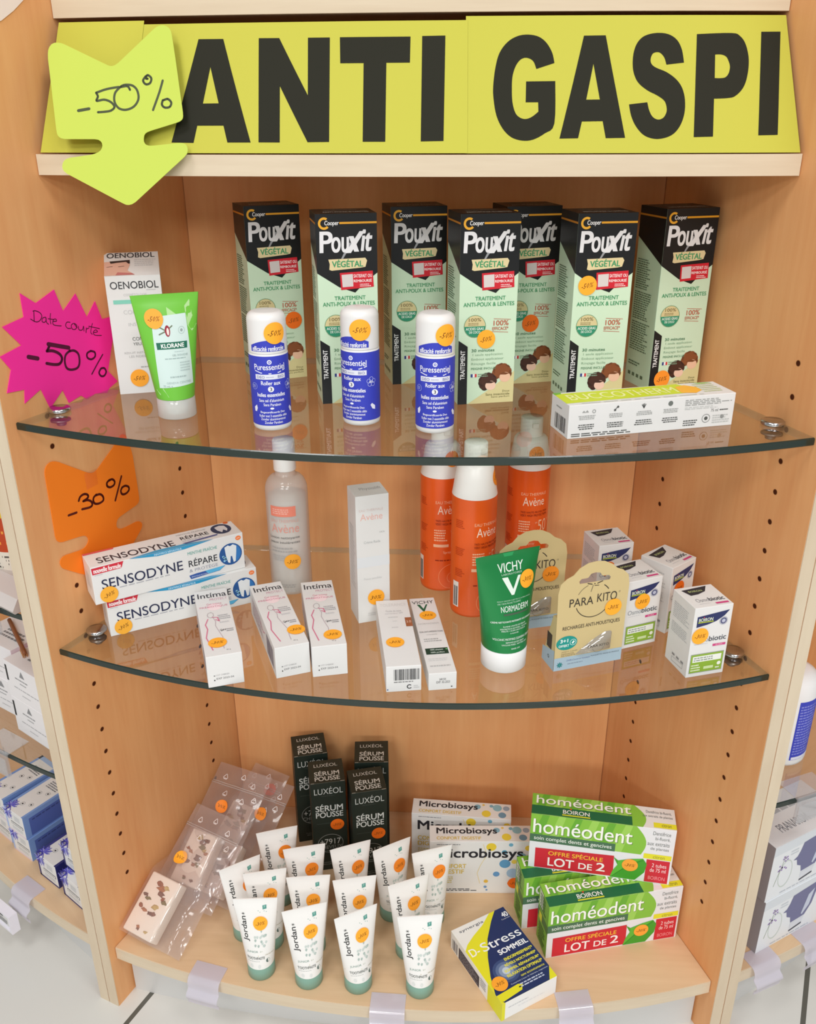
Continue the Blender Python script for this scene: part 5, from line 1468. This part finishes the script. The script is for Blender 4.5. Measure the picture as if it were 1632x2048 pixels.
def bar(seed, w, l, h=.019):
    R = random.Random(seed)
    m = M()
    bm = bmesh.new()
    bmesh.ops.create_cube(bm, size=1.0, matrix=Matrix.Translation((w / 2, l / 2, h / 2)) @ Matrix.Diagonal((w, l, h, 1)))
    bmesh.ops.bevel(bm, geom=list(bm.edges), offset=.0022, segments=3, affect='EDGES', profile=0.5)
    bm.verts.index_update()
    m.add([v.co for v in bm.verts], [tuple(v.index for v in f.verts) for f in bm.faces], C((240, 228, 214), .5, .3), True)
    bm.free()
    root = m.build('wax_bar')
    p = M(); cols = [(150, 82, 50), (172, 104, 62), (196, 168, 104), (126, 78, 62), (110, 66, 52), (120, 104, 60)]
    def blob(x, y, s, q, c, ht=.0022):
        n = 9; top = []
        rim = []
        for k in range(n):
            a = 2 * pi * k / n + q; rr = s * R.uniform(.55, 1.1) * (1 if k % 2 else .75)
            rim.append((x + rr * cos(a), y + rr * .62 * sin(a), h + .0001)); top.append((x + rr * .55 * cos(a), y + rr * .35 * sin(a), h + ht * R.uniform(.6, 1.1)))
        p.add(rim + top, [(k, (k + 1) % n, n + (k + 1) % n, n + k) for k in range(n)] + [tuple(range(n, 2 * n))], C(c, .8, .2))
    for k, (u, v, s) in enumerate(((.40, .86, .0075), (.52, .80, .0085), (.66, .84, .006), (.60, .72, .007), (.16, .62, .005), (.28, .58, .006), (.18, .44, .0062), (.33, .40, .0062), (.62, .50, .0085), (.68, .40, .0065), (.56, .38, .006), (.80, .62, .006), (.72, .66, .005), (.44, .13, .004), (.72, .10, .0045), (.45, .10, .0035))):
        blob(w * u, l * v, s, R.uniform(0, 3), cols[(k + seed) % 6])
    p.build('dried_flowers', root)
    return root
bagdefs = (
  # origin, turn, bar box, labels, sticker, size
  ((-.3655, .0195, .1015), 0.0, (.003, .051, .003, .078), 'zip bag in front at the left, the flower bar inside it in plain view', 'cream wax bar with dried brown flowers in the front zip bag', (.021, .107), (255, 176, 48), .0885, .178),
  ((-.3000, .0850, .1015), 3.0, (.008, .052, .008, .078), 'zip bag lowest in the pile, just left of the white toothpaste tubes', 'cream wax bar low in the pile of zip bags', (.048, .128), (250, 150, 50), .078, .178),
  ((-.3400, .0710, .1135), 4.0, (.018, .062, .022, .092), 'zip bag leaning against the side panel behind the front one', 'cream wax bar blurred inside the bag behind the front one', (.034, .132), (248, 140, 44), .0885, .190),
  ((-.2860, .1590, .1250), 0.0, (.008, .046, .004, .060), 'zip bag at the back in the corner left of the dark green cartons', 'wax bar inside the zip bag in the back corner', (.044, .094), (214, 84, 50), .062, .122))
for k, (og, turn, sb, lab, slab, st, sc, bw, bl_) in enumerate(bagdefs):
    b, fn, wd, ln = zip_bag(k + 3, sb, bw, bl_)
    b.matrix_world = bag_matrix(Vector(og), turn)
    tag(b, 'clear ' + lab, 'plastic bag', 'clear zip bags at the left of the base shelf')
    bar_ = bar(k, sb[1] - sb[0], sb[3] - sb[2])
    bar_.matrix_world = bag_matrix(Vector(og), turn) @ Matrix.Translation((sb[0], sb[2], .0012))
    tag(bar_, slab, 'wax bar', 'wax bars in the zip bags')
    sticker(b, Art(M(), lambda x, y, l, f=fn, w=wd, q=ln: f(x * w, y * q, l), wd, ln, True), st[0] / wd, st[1] / ln, '30%', sc, r=.0088)
    bpy.context.view_layer.update()

# label holders clipped over shelf edges
def holder(width=.042, back=.020):
    m = M()
    prof = [(back, .0004), (0, .0004), (-.003, -.0006), (-.0055, -.004), (-.0065, -.009), (-.006, -.014), (-.0075, -.017), (-.0115, -.019), (-.0135, -.022), (-.0125, -.026), (-.010, -.030), (-.0095, -.036)]
    n = len(prof); t = .0008
    up_ = []
    for i, (y, z) in enumerate(prof):
        a, b = prof[max(i - 1, 0)], prof[min(i + 1, n - 1)]
        d = Vector((b[0] - a[0], b[1] - a[1])).normalized(); up_.append((y + d.y * t, z - d.x * t))
    for x0, x1 in ((-width / 2, width / 2),):
        vs = [(x0, y, z) for y, z in prof] + [(x1, y, z) for y, z in prof] + [(x0, y, z) for y, z in up_] + [(x1, y, z) for y, z in up_]
        R_ = range(n - 1)
        m.add(vs, [(i, i + 1, n + i + 1, n + i) for i in R_], CLIP_PLASTIC, True)
        m.add(vs, [(2 * n + i, 3 * n + i, 3 * n + i + 1, 2 * n + i + 1) for i in R_], CLIP_PLASTIC, True)
        m.add(vs, [(i, 2 * n + i, 2 * n + i + 1, i + 1) for i in R_] + [(n + i, n + i + 1, 3 * n + i + 1, 3 * n + i) for i in R_] + [(0, n, 3 * n, 2 * n), (n - 1, 3 * n - 1, 4 * n - 1, 2 * n - 1)], CLIP_PLASTIC)
    return m.build('label_holder')
src = holder(); first = True
GH = 'clear plastic label holders'
def edge_at(x, y0=0.0, sag=.062):
    e = 1e-4; y = y0 + arc(x, sag); s = (arc(x + e, sag) - arc(x - e, sag)) / (2 * e)
    return y, math.degrees(atan2(s, 1))
for x, lab in ((-.2475, 'clear plastic label holder on the left part of the base shelf edge'), (-.0190, 'clear plastic label holder in the middle of the base shelf edge, below the toothpaste tubes'), (.2050, 'clear plastic label holder on the right part of the base shelf edge')):
    o = src if first else dup(src); first = False
    y, q = edge_at(x); place(o, x, y - .0016, Z3, q); tag(o, lab, 'label holder', GH)

# ================================================================== LEFT-HAND NEIGHBOUR
def in_left(o, x, y, z, yaw): return in_bay(o, ML, x, y, z, yaw)
def in_right(o, x, y, z, yaw): return in_bay(o, MR, x, y, z, yaw)
def flower(a, x, y, s, seed):
    R = random.Random(seed)
    for k in range(34):
        q = R.uniform(0, 2 * pi); L_ = s * R.uniform(.55, 1.05)
        c = R.choice(((96, 92, 200), (120, 118, 214), (74, 70, 180), (166, 168, 232), (58, 54, 150)))
        a.stroke([(x + .15 * L_ * cos(q) / a.w, y - .15 * L_ * sin(q) / a.h), (x + L_ * cos(q) / a.w, y - L_ * sin(q) / a.h)], .0011, c, 2 + .06 * k)
def wipe_carton(light):
    w, d, h = .0448, .09, .0395
    SD = (122, 156, 214) if light else (42, 44, 110)
    m, A = carton_mesh(w, d, h, C(SD, .45), {'F': CARD, 'T': CARD})
    f, t, r = A['F'], A['T'], A['R']
    t.rect(0, 0, 1, .08, (150, 180, 224) if light else SD, 1); t.rect(.0, 0, .10, 1, SD if light else (60, 62, 130), 1); t.rect(.93, 0, 1, 1, SD, 1)
    f.rect(0, 0, .09, 1, (170, 190, 230) if light else (64, 62, 116), 1); f.rect(.0, .93, 1, 1, (222, 206, 220) if light else SD, 1)
    flower(f, .16, .14, .0125, 3); flower(t, .18, .93, .0115, 4)
    f.rect(.28, .50, .92, .62, (70, 74, 84), 2); f.rect(.30, .52, .90, .60, (240, 240, 238), 2.5); f.text('DEMAQUILLANT', .34, .53, .86, .59, (80, 84, 92), 3)
    f.small(.5, .15, .9, .4, 4, (200, 204, 208), 2, seed=3); f.small(.3, .70, .9, .85, 2, (200, 204, 208), 2, seed=6)
    for x, y in ((.42, .80), (.70, .74), (.42, .50), (.70, .44)):
        t.ell(x, y, .0035, (120, 124, 128), 2, inner=.9); t.ell(x, y, .0014, (50, 52, 56), 2)
    t.small(.3, .2, .9, .36, 4, (120, 124, 128), 2, seed=5)
    r.rect(.10, .18, .98, .95, (82, 104, 178) if light else (52, 54, 124), 1); r.small(.15, .25, .9, .35, 1, (60, 74, 130), 2, seed=7)
    return m.build('wipes_carton')
lt, dk = wipe_carton(True), wipe_carton(False)
GL_ = 'blue cornflower cartons of the left-hand unit'
items = [(lt, .1590, .0310, 0, 11.5, 'light blue cornflower carton under another, left of the dark blue ones'),
         (dup(lt), .1575, .0300, .0398, 11.5, 'light blue cornflower carton on top of its stack, its blue side showing'),
         (dup(lt), .1050, .0250, 0, 9.0, 'light blue cornflower carton cut by the left edge of the photo, lower one'),
         (dup(lt), .1040, .0250, .0398, 9.0, 'light blue cornflower carton cut by the left edge of the photo, upper one'),
         (dk, .2335, .0390, 0, 10.4, 'dark blue cornflower carton with its white top open to view'),
         (dup(dk), .2920, .0480, 0, 8.6, 'dark blue cornflower carton at the bottom right beside the wooden post'),
         (dup(dk), .2835, .0590, .0398, 9.0, 'dark blue cornflower carton on top, half hidden by the wooden post')]
for o, x, y, dz, yaw, lab in items:
    in_left(o, x, y, Z3 + dz, yaw); tag(o, lab, 'box', GL_)

def rose_carton():
    w, d, h = .075, .06, .0525
    m, A = carton_mesh(w, d, h, C((236, 233, 234), .4), {'L': C((232, 170, 196), .45)})
    f, t, l = A['F'], A['T'], A['L']
    f.poly([(.46, .18), (.50, .08), (.54, .18), (.57, .26), (.43, .26)], (140, 140, 142), 2); f.small(.28, .33, .74, .39, 1, (150, 150, 152), 2, seed=8); f.small(.40, .44, .62, .49, 1, (160, 160, 162), 2, seed=9); f.small(.2, .62, .9, .66, 1, (170, 170, 172), 2, seed=2); f.small(.4, .78, .7, .82, 1, (180, 180, 182), 2, seed=3)
    f.rect(.02, .12, .07, .55, (40, 38, 40), 2)
    t.small(.35, .45, .95, .75, 3, (130, 130, 132), 2, seed=4); l.rect(.1, .2, .5, .6, (216, 120, 160), 1)
    return m.build('cream_carton')
src = rose_carton(); tp = dup(src); bk = dup(src)
GW = 'white cartons with a pink side in the left-hand unit'
in_left(src, .2760, .0330, .358, 10.4); tag(src, 'white carton with pink side, lower one of the stack beside the left wooden post', 'box', GW)
in_left(tp, .2755, .0330, .4108, 10.4); tag(tp, 'white carton with pink side, upper one of the stack beside the left wooden post', 'box', GW)
in_left(bk, .2500, .1050, .358, 6.0); tag(bk, 'white carton with pink side standing behind the stack at the left edge', 'box', GW)
b2 = in_left(dup(bk), .2480, .1040, .4108, 6.0); tag(b2, 'white carton with pink side, upper one behind the stack at the left edge', 'box', GW)
o = in_left(dup(src), .1900, .0300, .358, 14.0); tag(o, 'white carton with pink side at the far left edge of the photo, lower one', 'box', GW)
o = in_left(dup(src), .1890, .0310, .4108, 13.0); tag(o, 'white carton with pink side at the far left edge of the photo, upper one', 'box', GW)
# wooden brush on the upper white cartons
m = M(); m.tube([(-.05, 0, .004), (-.02, 0, .0042), (.012, 0, .0044), (.02, 0, .0052), (.034, 0, .0062), (.040, 0, .0055), (.046, 0, .003)], .0026, C((140, 84, 50), .5), 10)
br_o = m.build('body_brush')
b_ = M()
for k in range(40): b_.tube([(.028 + .0004 * k, .0018 * sin(k * 2.4), .006), (.030 + .0005 * k, .003 * sin(k * 2.4), -.0005 + .0002)], .0004, C((196, 140, 90), .7), 4)
b_.build('bristles', br_o)
in_left(br_o, .213, .027, .4637, -10); tag(br_o, 'slim wooden brush lying on the white cartons at the left edge', 'brush')
# amber bottle and clear pack on the left unit's upper glass
def oil_bottle():
    root = empty('oil_bottle')
    m = M(); m.lathe([(0, 0), (.024, 0), (.0262, .002), (.0268, .006), (.0268, .105), (.022, .116), (.012, .122), (.012, .126)], C((214, 178, 30), .15, .6), 32)
    a = cyl_art(m, .0268, .008, .085, 2 * pi)
    a.rect(.2, .0, .8, .55, (184, 66, 26), 1, n=24); a.rect(.2, .55, .8, .98, (222, 214, 200), 1, n=24); a.small(.22, .60, .78, .95, 6, (90, 84, 78), 2, seed=3); a.small(.25, .1, .75, .45, 4, (230, 150, 60), 2, seed=4)
    m.build('bottle', root)
    c = M(); c.lathe([(0, .125), (.013, .125), (.013, .145), (0, .145)], C((236, 236, 232), .4), 24); c.build('cap', root)
    return root
o = oil_bottle(); in_left(o, .268, .033, .576, 30); tag(o, 'amber oil bottle with orange and white label at the left edge', 'bottle')
def sachet_pack():
    m = M()
    prof = [(-.03, 0), (-.032, .004), (-.024, .016), (0, .021), (.024, .016), (.032, .004), (.03, 0)]
    n = len(prof)
    vs = [(x, y, z) for x in (-.035, .035) for y, z in prof]
    m.add(vs, [(i, i + 1, n + i + 1, n + i) for i in range(n - 1)] + [tuple(range(n)), tuple(range(n, 2 * n))[::-1], (0, n, 2 * n - 1, n - 1)], C((206, 198, 194), .3, .5))
    return m.build('sachet_pack')
o = sachet_pack(); in_left(o, .315, .012, .5765, 12); tag(o, 'crumpled pale plastic pack on the left-hand glass above the white cartons', 'pack')
o = dup(bpy.data.objects['label_holder'])
in_left(o, .2350, edge_at(.235)[0] - .0016, Z3, edge_at(.235)[1]); tag(o, 'clear plastic label holder on the base shelf edge of the left-hand unit', 'label holder', GH)
def price_frame():
    m = M(); W_, H_ = .046, .032
    for x0, x1, z0, z1 in ((-W_ / 2, W_ / 2, 0, .004), (-W_ / 2, W_ / 2, H_ - .004, H_), (-W_ / 2, -W_ / 2 + .004, .004, H_ - .004), (W_ / 2 - .004, W_ / 2, .004, H_ - .004)):
        m.box(x0, x1, -.006, .006, z0, z1, C((232, 230, 240), .3, .5))
    m.box(-W_ / 2 + .004, W_ / 2 - .004, -.003, .003, .004, H_ - .004, C((214, 214, 212), .5))
    f = patch(m, (-W_ / 2 + .004, -.0031, H_ - .004), (W_ - .008, 0, 0), (0, 0, -H_ + .008))
    f.bars(.1, .1, .5, .45, (70, 70, 74), 12, 1); f.small(.1, .55, .9, .9, 3, (90, 90, 94), 1, seed=3)
    return m.build('price_tag_frame')
o = price_frame()
yy, qq = edge_at(.225); in_left(o, .222, yy - .026, .046, qq); tag(o, 'white framed price tag hanging below the left-hand base shelf edge', 'price tag')
def clear_rail(w_=.05):
    m = M()
    m.box(-w_ / 2, w_ / 2, -.006, .024, .0006, .0016, CLEAR_PLASTIC)
    m.box(-w_ / 2, w_ / 2, -.0075, -.006, -.03, .004, CLEAR_PLASTIC)
    m.box(-w_ / 2, w_ / 2, -.011, -.0075, -.0305, -.029, CLEAR_PLASTIC)
    m.box(-w_ / 2, w_ / 2, -.011, -.0098, -.029, -.004, CLEAR_PLASTIC)
    return m.build('glass_edge_clip')
src = clear_rail(); GC = 'clear clips on the neighbouring glass shelves'
in_left(src, .262, edge_at(.262, 0, .072)[0] + .004, .358, edge_at(.262, 0, .072)[1]); tag(src, 'clear plastic clip on the lower glass edge of the left-hand unit', 'label holder', GC)
o = dup(src); in_left(o, .305, edge_at(.305, 0, .072)[0] + .004, .576, edge_at(.305, 0, .072)[1]); tag(o, 'clear plastic clip on the upper glass edge of the left-hand unit', 'label holder', GC)

# ================================================================== RIGHT-HAND NEIGHBOUR
o = dup(src); in_right(o, -.315, edge_at(-.315, 0, .072)[0] + .004, .3635, edge_at(-.315, 0, .072)[1]); tag(o, 'clear plastic clip on the glass edge of the right-hand unit above the diffuser boxes', 'label holder', GC)
def big_bottle():
    root = empty('lotion_bottle')
    R = .0335
    m = M(); m.lathe([(0, 0), (.030, 0), (.0328, .0015), (R, .005), (R, .098), (.0325, .108), (.028, .116), (.018, .1205), (0, .121)], C((236, 236, 236), .3, .5), 40)
    a = cyl_art(m, R, .008, .092, 2 * pi)
    a.rect(.30, .0, .46, .98, BLU, 1, n=8); a.rect(.52, .0, .80, .98, BLU, 1, n=12)
    a.small(.31, .06, .45, .9, 18, (130, 136, 214), 2, seed=3); a.rect(.31, .93, .45, .975, (226, 226, 240), 2, n=6)
    w_ = (236, 238, 250)
    a.text('Puressentiel', .55, .12, .79, .2, w_, 3, bold=.03); a.small(.56, .3, .78, .5, 3, w_, 3, seed=5, align='c'); a.ell(.56, .52, .006, (150, 160, 226), 2, inner=.8); a.poly([(.53, .8), (.57, .72), (.60, .74), (.58, .82)], w_, 3); a.small(.60, .6, .78, .9, 6, w_, 3, seed=6, align='c')
    m.build('bottle', root)
    return root
o = big_bottle(); in_right(o, -.2770, .0480, .3635, 36); tag(o, 'white bottle with blue labels standing on the right-hand glass shelf', 'bottle')
def diffuser_carton():
    w, d, h = .125, .07, .0880
    LG = (228, 232, 236)
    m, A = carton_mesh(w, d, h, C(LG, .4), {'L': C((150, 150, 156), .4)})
    f, t, l = A['F'], A['T'], A['L']
    f.rect(0, 0, 1, .17, (214, 220, 226), 1)
    t.text('PRANAROM', .22, .62, .62, .80, (130, 134, 142), 2); t.small(.1, .3, .8, .45, 1, (180, 186, 192), 2, seed=2)
    f.ell(.22, .60, .012, (202, 212, 204), 2, ry=.022, inner=.92); 
    R = random.Random(4)
    for k in range(14): f.ell(.12 + .10 * k / 14 + R.uniform(-.015, .015), .52 - .32 * k / 14 * 0 - R.uniform(0, .28), .0014, (150, 120, 180), 2, n=8)
    f.stroke([(.08, .75), (.14, .45), (.18, .25)], .0006, (130, 150, 110), 2)
    # diffuser picture: tilted grey vessel on a foot
    f.poly([(.42, .16), (.80, .10), (.74, .52), (.66, .70), (.46, .72), (.44, .60), (.38, .55), (.36, .44), (.31, .42), (.36, .38), (.39, .30)], (112, 114, 150), 2)
    f.poly([(.66, .30), (.74, .22), (.70, .52), (.62, .66), (.60, .64)], (196, 204, 222), 3); f.poly([(.46, .74), (.66, .72), (.64, .82), (.46, .84)], (214, 218, 226), 2); f.poly([(.46, .87), (.64, .83), (.64, .86), (.46, .90)], (70, 72, 84), 3)
    f.small(.2, .93, .8, .97, 1, (190, 196, 206), 2, seed=6); f.small(.25, .2, .38, .3, 2, (206, 212, 218), 2, seed=7)
    l.small(.2, .1, .8, .5, 4, (120, 120, 126), 2, seed=8)
    return m.build('diffuser_carton')
src = diffuser_carton()
GD = 'white diffuser cartons of the right-hand unit'
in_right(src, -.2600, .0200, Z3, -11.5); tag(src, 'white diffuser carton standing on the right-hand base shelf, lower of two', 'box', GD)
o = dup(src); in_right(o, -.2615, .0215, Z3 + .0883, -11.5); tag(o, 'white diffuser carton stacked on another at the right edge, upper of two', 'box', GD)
for x, lab in ((-.3290, 'clear plastic label holder next to the right post on the right-hand base shelf edge'), (-.2480, 'clear plastic label holder at the very right edge of the photo')):
    o = dup(bpy.data.objects['label_holder']); yy, qq = edge_at(x); in_right(o, x, yy - .0016, Z3, qq); tag(o, lab, 'label holder', GH)
